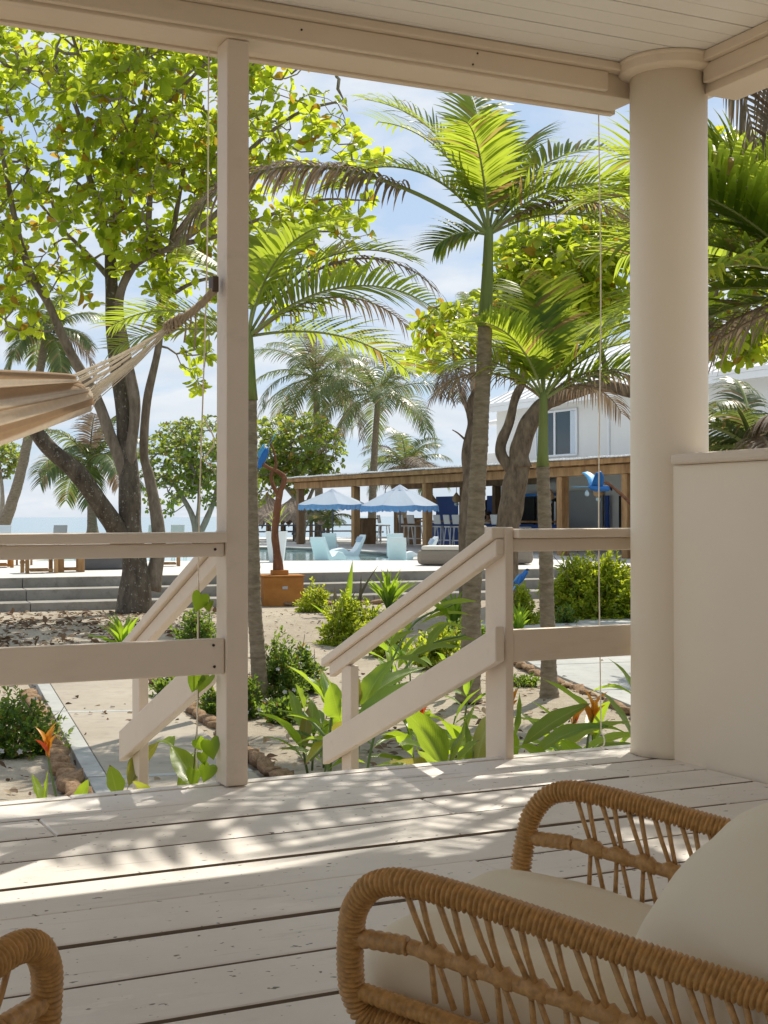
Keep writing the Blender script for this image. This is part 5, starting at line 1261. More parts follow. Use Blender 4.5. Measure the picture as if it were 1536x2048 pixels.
# thatched palapas and dark tables on the beach
M['thatch'] = mat_bark('grey_brown_thatch', (0.16, 0.12, 0.09), (0.42, 0.34, 0.27), None, 7, 0.06, (3, 3, 0.4))
def palapa(label, c, r, h0, h1, posts=5):
    t = thing('thatched_palapa', label, 'beach hut', c, 'thatched palapas on the beach'); m = MB(); NA = 72; vs = []; fs = []
    for i in range(7):
        u = i / 6
        for j in range(NA):
            a = 2 * math.pi * j / NA; rr = r * (0.04 + 0.96 * u) * (1 + 0.03 * rng.normal() * u); vs.append(c + Vector((math.cos(a) * rr, math.sin(a) * rr * 0.7, h1 - (h1 - h0) * u ** 0.85 - (abs(rng.normal()) * 0.20 if i == 6 else rng.normal() * 0.03))))
    for i in range(6):
        for j in range(NA): fs.append((i * NA + j, i * NA + (j + 1) % NA, (i + 1) * NA + (j + 1) % NA, (i + 1) * NA + j))
    part('thatch_roof', m.add(vs, fs), M['thatch'], t)
    for k in range(posts):
        a = 2 * math.pi * k / posts + 0.3; part('post', MB().tube([c + Vector((math.cos(a) * r * .8, math.sin(a) * r * .55, 0)), c + Vector((math.cos(a) * r * .8, math.sin(a) * r * .55, h0 + 0.2))], 0.09, 7), M['woodd'], t)
bz = TZ + 0.002
palapa('wide thatched beach palapa seen between the driftwood sculpture and the pergola', Vector((at(590, 1040, 66).x, 66, bz)), 1.75, 1.0, 2.05)
palapa('thatched beach palapa behind the square post, left of the driftwood sculpture', Vector((at(535, 1040, 68).x, 68, bz)), 1.7, 1.0, 2.2)
for px, Y, w, lb in ((548, 62, 2.2, 'long dark picnic table under the left palapa'), (605, 63, 2.0, 'dark picnic table left of the first pergola post'), (690, 64, 2.4, 'dark picnic table seen through the first pergola bay'), (735, 60, 1.4, 'small dark table right of the first pergola bay post')):
    p = Vector((at(px, 1080, Y).x, Y, bz)); t = thing('picnic_table', lb, 'table', p, 'dark tables on the beach side'); part('tabletop', MB().box(p + Vector((0, 0, 0.72)), (w, 0.8, 0.06)), M['pole'], t)
    for k in (-1, 1):
        part('bench', MB().box(p + Vector((0, 0.7 * k, 0.44)), (w, 0.28, 0.05)), M['pole'], t); part('leg', MB().box(p + Vector((w * 0.4 * k, 0, 0.35)), (0.10, 1.3, 0.10)), M['pole'], t); part('leg', MB().box(p + Vector((w * 0.4 * k, 0, 0.54)), (0.09, 0.09, 0.30)), M['pole'], t); part('leg', MB().box(p + Vector((w * 0.4 * k, 0, 0.15)), (0.09, 0.09, 0.29)), M['pole'], t)

# ================================================================ TREES
def A(x, y, Y): return at(x, y, Y)
# the big sea almond tree on the left
Yt = 24.0
big = thing('sea_almond_tree', 'big dark trunked sea almond tree with bright round leaves left of the square post', 'tree', A(265, 1224, Yt))
limbs = [
 ([A(268, 1228, Yt), A(270, 1150, Yt), A(262, 1060, Yt), A(258, 960, Yt), A(250, 840, Yt + .2), A(232, 700, Yt + .3), A(225, 590, Yt + .3), A(222, 500, Yt + .4)], 0.25, 0.10, 0.55, 0.75),
 ([A(245, 1075, Yt), A(215, 1030, Yt - .3), A(160, 950, Yt - .7), A(95, 890, Yt - 1.0), A(30, 800, Yt - 1.2), A(-40, 700, Yt - 1.2), A(-110, 560, Yt - 1)], 0.19, 0.09, 0.2, 0.62),
 ([A(258, 960, Yt), A(225, 880, Yt), A(195, 800, Yt), A(135, 690, Yt - .2), A(95, 600, Yt - .3), A(60, 540, Yt - .4), A(30, 430, Yt - .5), A(10, 320, Yt - .6)], 0.12, 0.045, 0.1, 0.45),
 ([A(255, 960, Yt), A(262, 900, Yt), A(270, 800, Yt), A(250, 690, Yt - .1), A(240, 600, Yt - .2), A(262, 540, Yt - .2), A(300, 510, Yt - .3), A(350, 490, Yt - .4), A(430, 430, Yt - .5), A(500, 350, Yt - .5)], 0.11, 0.04, 0.1, 0.5),
 ([A(300, 1180, Yt + .3), A(318, 1080, Yt + .4), A(300, 960, Yt + .6), A(288, 900, Yt + .6), A(295, 800, Yt + .5), A(318, 690, Yt + .4), A(325, 600, Yt + .3), A(345, 480, Yt + .2), A(370, 330, Yt)], 0.115, 0.04, 0.9, 0.6),
 ([A(222, 500, Yt + .4), A(235, 400, Yt + .4), A(250, 300, Yt + .5), A(290, 200, Yt + .5), A(300, 60, Yt + .6)], 0.10, 0.03, 0, 0.1),
 ([A(222, 510, Yt + .4), A(205, 430, Yt), A(180, 350, Yt), A(160, 230, Yt - .2), A(110, 120, Yt - .3)], 0.085, 0.03, 0, 0.1),
 ([A(300, 510, Yt - .3), A(300, 420, Yt - .5), A(310, 330, Yt - .6), A(330, 220, Yt - .8), A(430, 110, Yt - 1)], 0.06, 0.025, 0, 0.1),
 ([A(225, 560, Yt + .3), A(180, 510, Yt + .8), A(120, 450, Yt + 1.2), A(60, 380, Yt + 1.5)], 0.06, 0.02, 0, 0.2),
 ([A(350, 490, Yt - .4), A(440, 470, Yt - .2), A(540, 430, Yt), A(640, 400, Yt + .2), A(720, 400, Yt + .3)], 0.05, 0.015, 0, 0.2),
 ([A(325, 600, Yt + .3), A(400, 560, Yt + .5), A(520, 540, Yt + .8), A(610, 500, Yt + 1)], 0.045, 0.015, 0, 0.2),
 ([A(345, 480, Yt + .2), A(470, 330, Yt + .6), A(590, 230, Yt + .8), A(690, 200, Yt + 1)], 0.06, 0.02, 0, 0.2)]
def lobe(x, y, Y, rx, rz, ry): c = A(x, y, Y); s = Y / F_PX; return (c.x, c.y, c.z, rx * s, ry, rz * s)
blobs = [lobe(120, 230, Yt - .5, 270, 190, 2.8), lobe(350, 210, Yt - .3, 260, 190, 2.8), lobe(560, 330, Yt + .3, 210, 170, 2.4), lobe(120, 470, Yt - .3, 230, 110, 2.2), lobe(350, 430, Yt, 200, 150, 2.2), lobe(620, 480, Yt + .6, 150, 95, 1.8), lobe(70, 610, Yt - .6, 120, 70, 1.5), lobe(390, 620, Yt + .4, 105, 85, 1.4), lobe(560, 580, Yt + .8, 90, 80, 1.2), lobe(100, 20, Yt, 300, 130, 2.8), lobe(420, 40, Yt, 320, 120, 2.6), lobe(-120, 400, Yt - .6, 160, 260, 2.4), lobe(370, 740, Yt + .3, 60, 60, 0.8)]
broadleaf(big, limbs, blobs, 1650, (0.205, 0.60), 7.5, [M['almondbark'], M['twig'], M['almond']], nparts=300, tip=0.0060, min_r=0.28)

# sea almond right of the tall palm, with a long limb reaching over to the right
Yr = 25.2
rt = thing('sea_almond_tree', 'forked brown sea almond tree with a long level limb in front of the white house', 'tree', A(1008, 1215, Yr))
limbs = [
 ([A(1004, 1218, Yr), A(1008, 1130, Yr), A(1015, 1060, Yr), A(1025, 1000, Yr), A(1035, 945, Yr), A(1042, 920, Yr)], 0.25, 0.20, 0.3, 1.0),
 ([A(1040, 935, Yr), A(1040, 900, Yr), A(1058, 850, Yr), A(1078, 818, Yr), A(1110, 798, Yr - .1), A(1150, 785, Yr - .3), A(1205, 772, Yr - .5), A(1270, 785, Yr - .8), A(1340, 770, Yr - 1), A(1420, 700, Yr - 1.2), A(1500, 640, Yr - 1.4)], 0.20, 0.07, 0.1, 0.55),
 ([A(1030, 945, Yr), A(1005, 915, Yr + .1), A(1003, 885, Yr + .1), A(1018, 850, Yr + .1), A(1030, 800, Yr), A(1048, 760, Yr), A(1062, 700, Yr), A(1075, 620, Yr), A(1090, 540, Yr)], 0.12, 0.05, 0.1, 0.6),
 ([A(1215, 778, Yr - .5), A(1212, 740, Yr - .5), A(1200, 690, Yr - .3), A(1190, 620, Yr), A(1170, 540, Yr)], 0.07, 0.03, 0, 0.3),
 ([A(1040, 770, Yr), A(1000, 700, Yr + .4), A(960, 660, Yr + .8), A(910, 640, Yr + 1), A(850, 680, Yr + 1.2)], 0.05, 0.02, 0, 0.3),
 ([A(1075, 640, Yr), A(1110, 560, Yr + .3), A(1150, 480, Yr + .5)], 0.04, 0.02, 0, 0.2),
 ([A(1420, 700, Yr - 1.2), A(1430, 600, Yr - 1), A(1470, 480, Yr - .8), A(1500, 360, Yr - .6)], 0.05, 0.02, 0, 0.2)]
blobs = [lobe(1100, 540, Yr, 130, 95, 2.2), lobe(1180, 500, Yr + .3, 110, 75, 2.0), lobe(1130, 620, Yr + .4, 140, 60, 2.0), lobe(1040, 600, Yr + .5, 90, 70, 1.3), lobe(900, 650, Yr + 1, 90, 40, 1.0), lobe(860, 700, Yr + 1.2, 60, 30, 0.8), lobe(1330, 440, Yr, 90, 90, 1.2), lobe(1490, 420, Yr - .6, 100, 120, 1.6), lobe(1480, 650, Yr - 1.2, 110, 80, 1.4), lobe(1450, 330, Yr - .4, 90, 60, 1.3)]
broadleaf(rt, limbs, blobs, 1300, (0.225, 0.60), 7.5, [M['brownbark'], M['twig'], M['almond']], nparts=220, tip=0.0058, min_r=0.26, skin=M['brownbark'])

# slim leaning tree beside the tall palm
Ys = 21.5
sl = thing('slim_rough_tree', 'slim rough barked tree leaning just left of the tall palm trunk', 'tree', A(936, 1248, Ys))
limbs = [([A(938, 1250, Ys), A(934, 1150, Ys), A(930, 1050, Ys), A(938, 960, Ys), A(934, 900, Ys), A(945, 850, Ys), A(942, 810, Ys), A(962, 770, Ys), A(985, 735, Ys + .2), A(1010, 690, Ys + .5)], 0.12, 0.05, 0.3, 0.8),
 ([A(945, 850, Ys), A(925, 790, Ys), A(912, 740, Ys + .2), A(905, 690, Ys + .4)], 0.04, 0.015, 0, 0.4), ([A(936, 885, Ys), A(918, 868, Ys - .1), A(905, 860, Ys - .1)], 0.02, 0.008, 0, 0.3)]
broadleaf(sl, limbs, [lobe(990, 640, Ys + .4, 60, 60, 0.8), lobe(900, 680, Ys + .3, 50, 30, 0.5), lobe(915, 865, Ys - .1, 22, 16, 0.15)], 70, (0.19, 0.56), 6.5, [M['brownbark'], M['twig'], M['almond']], tip=0.005, skin=M['brownbark'])

# mid-distance rounded trees
t = thing('bushy_round_tree', 'bushy round topped tree with pale trunks on the terrace behind the square post', 'tree', A(395, 1085, 44))
broadleaf(t, [([A(395, 1087, 44), A(392, 1060, 44), A(380, 1020, 44), A(350, 970, 44)], 0.17, 0.06, 0.2, 0.4), ([A(395, 1075, 44), A(412, 1040, 44), A(428, 1000, 44), A(440, 940, 44)], 0.13, 0.05, 0, 0.4), ([A(392, 1060, 44), A(398, 1000, 44), A(395, 930, 44)], 0.09, 0.03, 0, 0.3)],
 [lobe(345, 915, 44, 75, 80, 1.5), lobe(410, 900, 44, 85, 80, 1.5), lobe(450, 940, 44, 70, 70, 1.3), lobe(330, 990, 44, 50, 45, 1.0), lobe(420, 980, 44, 60, 40, 1.0)], 620, (0.17, 0.62), 7, [M['twig'], M['twig'], M['grape']], tip=0.008, min_r=0.28, seg=0.3)
t = thing('bushy_round_tree', 'dense leafy tree behind the driftwood sculpture and left of the pergola roof', 'tree', A(610, 1075, 58))
broadleaf(t, [([A(600, 1085, 58), A(605, 1040, 58), A(600, 980, 58), A(590, 920, 58)], 0.20, 0.07, 0.2, 0.4), ([A(604, 1030, 58), A(630, 970, 58), A(655, 920, 58)], 0.11, 0.04, 0, 0.3), ([A(603, 1010, 58), A(560, 960, 58), A(530, 920, 58)], 0.11, 0.04, 0, 0.3)],
 [lobe(545, 900, 58, 50, 70, 1.5), lobe(600, 890, 58, 65, 75, 1.6), lobe(650, 900, 58, 48, 55, 1.3), lobe(585, 950, 58, 60, 40, 1.2), lobe(520, 950, 58, 40, 60, 1.2)], 560, (0.24, 0.62), 7, [M['twig'], M['twig'], M['grape']], tip=0.010, min_r=0.3, seg=0.35)
t = thing('bushy_round_tree', 'small leafy tree at the left edge behind the leaning coconut trunk', 'tree', A(5, 1075, 52))
broadleaf(t, [([A(0, 1087, 52), A(5, 1000, 52), A(0, 930, 52)], 0.14, 0.05, 0.2, 0.4)], [lobe(-5, 920, 52, 55, 38, 1.0), lobe(10, 900, 52, 40, 30, 0.9)], 130, (0.18, 0.62), 7, [M['twig'], M['twig'], M['grape']], tip=0.010, min_r=0.3, seg=0.35)

# ---------------------------------------------------------------- palms
def fronds(root, crown, specs, mats, n, wid, hang, **kw):
    for s in specs:
        az, el, L, arch, ll = s[:5]; k = dict(kw); k.update(s[5] if len(s) > 5 else {})
        frond_mesh(root, crown, R(az), R(el), L, R(arch), ll, k.pop('n', n), k.pop('wid', wid), k.pop('hang', hang), k.pop('mats', mats), **k)
PM = [M['palm'], M['stalk']]; DM = [M['dry'], M['dryst']]; CM = [M['coco'], M['stalk']]
# azimuth: 0 = to the right of the picture, 90 = away, 180 = left, 270 = towards the veranda
# palm 1: slender, behind the square post
Y1 = 11.75
p1 = thing('garden_palm', 'slender garden palm whose trunk stands just right of the square post', 'palm tree', A(520, 1418, Y1), 'ringed garden palms in the sand bed')
palm_trunk(p1, [A(521, 1420, Y1), A(516, 1330, Y1), A(508, 1200, Y1), A(504, 1060, Y1), A(502, 900, Y1), A(503, 800, Y1)], 0.064, 0.050)
palm_trunk(p1, [A(503, 800, Y1), A(502, 760, Y1), A(500, 700, Y1), A(497, 650, Y1)], 0.052, 0.030, 0.5, M['palmgreen'], 0.1, name='crownshaft', amp=0.01)
c = A(498, 672, Y1)
fronds(p1, c, [(8, 62, 1.75, 92, 0.52), (-18, 36, 1.75, 75, 0.50), (28, 12, 1.6, 50, 0.46), (-40, 74, 1.5, 95, 0.46), (165, 30, 1.35, 60, 0.45), (200, 10, 1.2, 45, 0.42), (120, 66, 1.5, 80, 0.48), (70, 75, 1.5, 70, 0.48)], PM, 38, 0.032, 0.30)
fronds(p1, c + Vector((0.05, 0, 0.02)), [(4, 58, 1.9, 112, 0.45, dict(mats=DM, hang=1.1, ragged=0.3)), (20, 40, 1.55, 88, 0.40, dict(mats=DM, hang=1.2, ragged=0.3))], PM, 34, 0.020, 1.0)
# palm 2: the tall leaning one in the middle
Y2 = 12.3
p2_ = thing('garden_palm', 'tall garden palm with a leaning ringed trunk in the middle of the view', 'palm tree', A(937, 1400, Y2), 'ringed garden palms in the sand bed')
palm_trunk(p2_, [A(936, 1402, Y2), A(940, 1300, Y2), A(944, 1180, Y2), A(951, 1050, Y2), A(959, 900, Y2), A(966, 780, Y2), A(971, 655, Y2)], 0.088, 0.062)
palm_trunk(p2_, [A(971, 655, Y2), A(974, 600, Y2), A(977, 520, Y2), A(980, 455, Y2)], 0.064, 0.038, 0.5, M['palmgreen'], 0.1, name='crownshaft', amp=0.01)
c = A(979, 470, Y2)
fronds(p2_, c, [(178, 76, 1.75, 70, 0.56), (170, 58, 1.75, 100, 0.56), (150, 70, 1.7, 60, 0.54), (100, 84, 1.6, 45, 0.52), (60, 72, 1.6, 70, 0.52), (10, 64, 1.6, 80, 0.52), (-8, 44, 1.55, 85, 0.50), (15, 28, 1.35, 60, 0.46), (35, 50, 1.5, 75, 0.48), (255, 70, 1.3, 80, 0.46), (195, 8, 0.55, 60, 0.40)], PM, 38, 0.034, 0.34)
fronds(p2_, c, [(179, 33, 3.2, 66, 0.50, dict(mats=[M['dry'], M['stalk']], hang=1.3, ragged=0.25, bare=0.25, thick=0.022, tipdown=0.9, n=80, wid=0.032)), (12, 38, 1.5, 78, 0.46, dict(mats=DM, hang=1.1, ragged=0.3)), (40, 58, 1.5, 75, 0.44, dict(mats=DM, hang=0.8, ragged=0.4))], PM, 36, 0.020, 1.0)
# palm 3: shorter, right
Y3 = 12.4
p3 = thing('garden_palm', 'shorter garden palm with a bushy crown left of the round column', 'palm tree', A(1098, 1398, Y3), 'ringed garden palms in the sand bed')
palm_trunk(p3, [A(1098, 1400, Y3), A(1096, 1300, Y3), A(1093, 1180, Y3), A(1090, 1060, Y3), A(1086, 935, Y3)], 0.068, 0.056)
palm_trunk(p3, [A(1086, 935, Y3), A(1086, 900, Y3), A(1087, 840, Y3), A(1088, 785, Y3)], 0.052, 0.034, 0.5, M['palmgreen'], 0.12, name='crownshaft', amp=0.01)
c = A(1088, 800, Y3)
fronds(p3, c, [(140, 58, 1.2, 60, 0.46), (172, 50, 1.15, 85, 0.44), (105, 78, 1.3, 40, 0.48), (75, 80, 1.3, 40, 0.48), (45, 62, 1.25, 60, 0.46), (8, 52, 1.3, 70, 0.48), (-5, 34, 1.2, 65, 0.44), (215, 70, 1.1, 78, 0.42), (340, 58, 1.2, 65, 0.46)], PM, 38, 0.032, 0.26)
fronds(p3, c, [(160, 40, 1.2, 95, 0.38, dict(mats=DM, hang=1.2)), (10, 42, 1.1, 90, 0.38, dict(mats=DM, hang=1.2)), (30, 30, 1.0, 90, 0.36, dict(mats=DM, hang=1.3))], PM, 32, 0.018, 1.0)
# palm 4: close on the right, its trunk hidden by the half wall
Y4 = 8.6
c4 = None
p4_ = thing('garden_palm', 'close garden palm right of the round column, broad fronds above the half wall', 'palm tree', Vector((2.78, Y4, GZ)), 'ringed garden palms in the sand bed')
palm_trunk(p4_, [Vector((2.78, Y4, GZ)), Vector((2.79, Y4, 0.5)), Vector((2.74, Y4, 1.6))], 0.08, 0.06); palm_trunk(p4_, [Vector((2.74, Y4, 1.6)), Vector((2.74, Y4, 2.2))], 0.06, 0.04, 0.5, M['palmgreen'], 0.1, name='crownshaft', amp=0.01)
c = Vector((2.74, Y4, 2.30))
fronds(p4_, c, [(178, 50, 1.7, 70, 0.66), (160, 62, 1.7, 62, 0.66), (192, 30, 1.6, 55, 0.62), (140, 40, 1.6, 60, 0.6), (205, 58, 1.6, 72, 0.62), (120, 70, 1.7, 60, 0.6), (185, 12, 1.35, 55, 0.52), (168, 2, 1.2, 50, 0.5), (175, 70, 1.6, 55, 0.62), (200, 45, 1.5, 50, 0.62), (215, 20, 1.4, 60, 0.6), (150, 20, 1.5, 55, 0.6)], PM, 40, 0.036, 0.34)
fronds(p4_, c, [(172, -12, 1.25, 55, 0.42, dict(mats=DM, hang=1.3)), (150, 0, 1.1, 60, 0.42, dict(mats=DM, hang=1.3))], PM, 30, 0.02, 1.0)
# palm 5: tall, its trunk exactly behind the round column, its crown above the veranda roof line: it throws the dapples on the deck
Y5 = 8.8; x5 = at(1345, 0, Y5).x
p5_ = thing('garden_palm', 'tallest garden palm behind the round column, a greyish frond drooping at the top right', 'palm tree', Vector((x5, Y5, GZ)), 'ringed garden palms in the sand bed')
palm_trunk(p5_, [Vector((x5, Y5, GZ)), Vector((x5 + .02, Y5, 1.2)), Vector((x5, Y5, 2.6)), Vector((x5 - .02, Y5, 3.9))], 0.085, 0.06)
palm_trunk(p5_, [Vector((x5 - .02, Y5, 3.9)), Vector((x5 - .02, Y5, 4.75))], 0.062, 0.04, 0.5, M['palmgreen'], 0.1, name='crownshaft', amp=0.01)
c = Vector((x5 - .02, Y5, 4.7))
fronds(p5_, c, [(az, el, 2.0, 80, 0.62) for az, el in ((190, 30), (228, 40), (120, 50), (60, 60), (262, 25), (300, 40), (335, 20), (200, 75))], PM, 20, 0.05, 0.30)
fronds(p5_, c, [(8, -46, 1.9, 38, 0.55, dict(mats=DM, hang=1.1)), (25, -52, 1.7, 30, 0.5, dict(mats=DM, hang=1.1)), (-5, 25, 2.0, 100, 0.5, dict(mats=DM, hang=1.0)), (40, 10, 1.9, 90, 0.5, dict(mats=[M['palm'], M['stalk']], hang=0.8))], PM, 34, 0.026, 0.8)

# coconut palms by the beach
def coconut(label, base, mid, top, r0, L, n=16, ll=0.85, seed=0, el=(-15, 75), wid=0.05, nl=44, r1=None):
    t = thing('coconut_palm', label, 'palm tree', base, 'coconut palms towards the beach'); palm_trunk(t, [base, mid, top], r0, r1 or r0 * 0.62, 0.16, M['palmbark'], 0.5, 10, 0.05)
    rr = random.Random(seed)
    for i in range(n):
        q = (i + 0.5) / n; e = el[1] - (el[1] - el[0]) * q ** 0.9; frond_mesh(t, top, i * 2.39996 + rr.uniform(-.2, .2) + seed, R(e), L * rr.uniform(0.85, 1.1), R(rr.uniform(65, 95)), ll, nl, wid, 0.75, CM if rr.random() < 0.9 else [M['dry'], M['dryst']], bare=0.12, thick=0.035, vee=0.1)
    nut = MB()
    for i in range(6): a = i * 1.05; nut.lathe(top + Vector((math.cos(a) * 0.16, math.sin(a) * 0.16, -0.22 - 0.05 * (i % 2))), [(0.01, -0.11), (0.09, -0.06), (0.11, 0.0), (0.08, 0.08), (0.01, 0.12)], 8)
    part('coconuts', nut, M['stalk'], t, smooth=True); return t
coconut('coconut palm with a bare curved trunk rising behind the first pergola bay', A(742, 1092, 62), A(748, 930, 62), A(757, 790, 62), 0.20, 4.1, 20, 1.05, 1)
coconut('shaggy coconut palm behind the dense leafy tree, left of the bare curved trunk', A(640, 1085, 66), A(636, 900, 66), A(632, 755, 66), 0.22, 4.0, 24, 1.0, 4, (-35, 80))
coconut('low coconut palm whose crown shows just over the pergola roof', A(806, 1080, 74), A(808, 1000, 74), A(812, 935, 74), 0.2, 3.0, 18, 0.9, 2, (-5, 80))
coconut('coconut palm at the far left with a tall leaning trunk and dark crown', A(-5, 1085, 48), A(45, 930, 48), A(95, 660, 48), 0.20, 2.3, 16, 0.75, 3, (-30, 75))
coconut('young coconut palm with low arching fronds behind the big tree', A(185, 1070, 44), A(183, 1000, 44), A(180, 925, 44), 0.16, 2.4, 14, 0.8, 5, (-10, 80))
coconut('distant coconut palm whose tip shows left of the tall palm trunk', A(955, 1080, 70), A(950, 850, 70), A(942, 660, 70), 0.2, 2.7, 14, 0.8, 6, (0, 85))
coconut('young palm growing in the first pergola bay, seen below the left parasol', A(655, 1085, 60), A(656, 1060, 60), A(656, 1040, 60), 0.10, 1.5, 10, 0.5, 7, (10, 80), 0.04, 30)
coconut('small palm rising above the half wall on the right', A(1500, 1010, 15), A(1500, 960, 15), A(1505, 900, 15), 0.07, 1.1, 14, 0.42, 8, (-5, 80), 0.03, 40)
t = thing('dry_fibre_skirt', 'dead hanging palm fronds caught in the slim tree left of the tall palm', 'dead fronds', A(925, 740, 21.3))
for k in range(5): frond_mesh(t, A(952 - 6 * k, 735 + 6 * k, 21.3), R(180 + 20 * k), R(20), 0.9, R(140), 0.35, 24, 0.02, 1.4, DM, ragged=0.3)

# ================================================================ LOW PLANTS
g = lambda x, y: gnd(x, y)
grp = 'low shrubs in the sand beds'
bush('low white flowering periwinkle bush at the left edge beside the edging stones', 'shrub', g(25, 1500), 0.42, 0.4, 0.42, 2400, 0.035, 'shrubdk', 'periwinkle', 10, grp)
bush('white flowering periwinkle bush right behind the slender palm trunk', 'shrub', g(560, 1415), 0.25, 0.3, 0.64, 2400, 0.035, 'shrubdk', 'periwinkle', 26, grp)
bush('white flowering periwinkle just left of the slender palm, beside the square post', 'shrub', g(487, 1430), 0.16, 0.2, 0.36, 900, 0.035, 'shrubdk', 'periwinkle', 8, grp)
bush('white flowering periwinkle bush behind the left stair railing', 'shrub', g(395, 1318), 0.34, 0.35, 0.62, 1500, 0.045, 'shrubdk', 'periwinkle', 12, grp)
bush('small periwinkle bush below the left stair railing at the path edge', 'shrub', g(345, 1398), 0.26, 0.2, 0.22, 900, 0.035, 'shrubdk', 'periwinkle', 6, grp)
bush('small periwinkle tuft between left stair rail and square post', 'shrub', g(425, 1425), 0.13, 0.15, 0.2, 500, 0.035, 'shrubdk', 'periwinkle', 3, grp)
strap_clump('bright lime strap leaved clump left of the left stair railing', 'plant', g(248, 1300), 26, 0.55, 0.075, group='strap leaved clumps', el=(0.35, 1.2))
bush('pale yellow flowering shrub beside the orange plinth', 'shrub', g(628, 1222), 0.32, 0.3, 0.50, 900, 0.055, 'shrub', 'shrub', 0, grp, lw=0.42)
bush('yellow green upright shrub behind the lower end of the right handrail', 'shrub', g(688, 1288), 0.34, 0.3, 0.68, 1700, 0.05, 'shrub', 'shrub', 0, grp)
t = thing('bare_stalk_plant', 'dried upright stalks standing in the yellow green shrub', 'plant', g(690, 1275))
for (x0, y0, x1, y1, w, m_) in ((684, 1262, 705, 1120, .10, 'lime'), (690, 1262, 712, 1180, .08, 'stem'), (700, 1265, 757, 1130, .07, 'stem'), (672, 1262, 668, 1172, .09, 'dryst'), (692, 1262, 730, 1190, .06, 'stem'), (680, 1268, 618, 1205, .07, 'lime'), (715, 1260, 722, 1150, .05, 'stem')):
    blade(t, A(x0, y0, 18.2), A(x1, y1, 18.2), w, 0.05, 0.5, M[m_], 'stalk', 0.3, pet=0.02)
strap_clump('lime strap leaved clump in front of the terrace steps', 'plant', g(777, 1222), 30, 0.72, 0.085, group='strap leaved clumps', el=(0.7, 1.4))
strap_clump('lime strap leaved clump left of the tall palm trunk', 'plant', g(908, 1252), 24, 0.60, 0.08, group='strap leaved clumps')
strap_clump('lime strap leaved tuft right of the stair post', 'plant', g(1036, 1268), 18, 0.45, 0.06, group='strap leaved clumps')
bush('small green shrub under the middle of the right handrail', 'shrub', g(775, 1306), 0.26, 0.25, 0.30, 500, 0.06, 'shrub', 'shrub', 0, grp)
bush('yellow tipped green shrub below the small blue parrot', 'shrub', g(1040, 1252), 0.26, 0.28, 0.62, 1300, 0.055, 'shrub', 'shrub', 0, grp)
bush('large rounded green hedge bush left of the round column', 'shrub', g(1190, 1238), 0.98, 0.75, 1.12, 7200, 0.068, 'shrub', 'shrub', 0, grp, stems=16, thick=0.012)
bush('rounded green hedge bush hidden mostly behind the round column', 'shrub', g(1330, 1238), 0.8, 0.7, 1.0, 2600, 0.055, 'shrub', 'shrub', 0, grp, stems=10, thick=0.012)
bush('grey green low tuft beside the palm left of the round column', 'shrub', g(1130, 1250), 0.18, 0.2, 0.26, 350, 0.05, 'shrubdk', 'shrub', 0, grp)
bush('small dark tuft on the sand left of the shorter palm base', 'shrub', g(1045, 1378), 0.12, 0.12, 0.12, 220, 0.04, 'shrubdk', 'shrub', 0, grp)
bush('trailing grey green ground plant behind the arching ginger', 'shrub', g(930, 1290), 0.34, 0.5, 0.28, 900, 0.06, 'shrubdk', 'shrub', 0, grp)

bush('white flowering periwinkle bush in the sand left of the right handrail foot', 'shrub', g(600, 1380), 0.26, 0.25, 0.42, 1300, 0.04, 'shrubdk', 'periwinkle', 14, grp)
bush('leafy green shrub under the arching ginger by the tall palm', 'shrub', g(880, 1330), 0.36, 0.3, 0.36, 900, 0.06, 'shrub', 'shrub', 0, grp)
bush('pale green low shrub behind the yellow green upright shrub', 'shrub', g(735, 1262), 0.4, 0.3, 0.42, 900, 0.055, 'shrub', 'shrub', 0, grp)
bush('low leafy tuft on the sand between the right newel and the slender palm', 'shrub', g(560, 1440), 0.18, 0.15, 0.16, 320, 0.045, 'shrubdk', 'shrub', 0, grp)
# ginger lilies right under the deck edge
def ginger(label, base, blades, flowers_=(), stems_=()):
    t = thing('ginger_lily', label, 'plant', base, 'ginger lilies below the deck edge')
    for s in stems_: part('stem', MB().tube(spline([A(*p) for p in s], 5), 0.009, 6), M['gstem'], t, smooth=True)
    for b in blades:
        (x0, y0, Y0), (x1, y1, Yb), w, bow, roll = b[:5]; m_ = b[5] if len(b) > 5 else 'ginger'
        blade(t, A(x0, y0, Y0), A(x1, y1, Yb), w, bow, roll, M[m_], 'leaf', 0.16, 0.05)
    for i, f in enumerate(flowers_): flower(t, A(*f[0]), A(*f[1]), 6, f[2], i + 3)
    return t
ginger('ginger lily with broad upright leaves between the right newel and the stair post', g(870, 1740), [
 ((890, 1560, 6.4), (798, 1412, 6.4), .17, .08, .9), ((885, 1560, 6.4), (952, 1400, 6.6), .16, -.05, -.8), ((905, 1570, 6.3), (960, 1480, 6.2), .13, .1, .6), ((860, 1580, 6.3), (775, 1530, 6.0), .12, .15, .2), ((930, 1570, 6.4), (930, 1440, 6.5), .11, .03, 1.2), ((910, 1580, 6.3), (850, 1455, 6.9), .10, .05, 1.0), ((890, 1590, 6.2), (1000, 1520, 6.1), .11, .12, .1), ((870, 1590, 6.4), (830, 1500, 6.0), .12, .1, -.5), ((940, 1590, 6.3), (985, 1430, 7.0), .12, .08, .8)],
 [((850, 1560, 6.6), (842, 1415, 6.7), .085)], [((880, 1740, 6.5), (885, 1640, 6.45), (888, 1555, 6.4))])
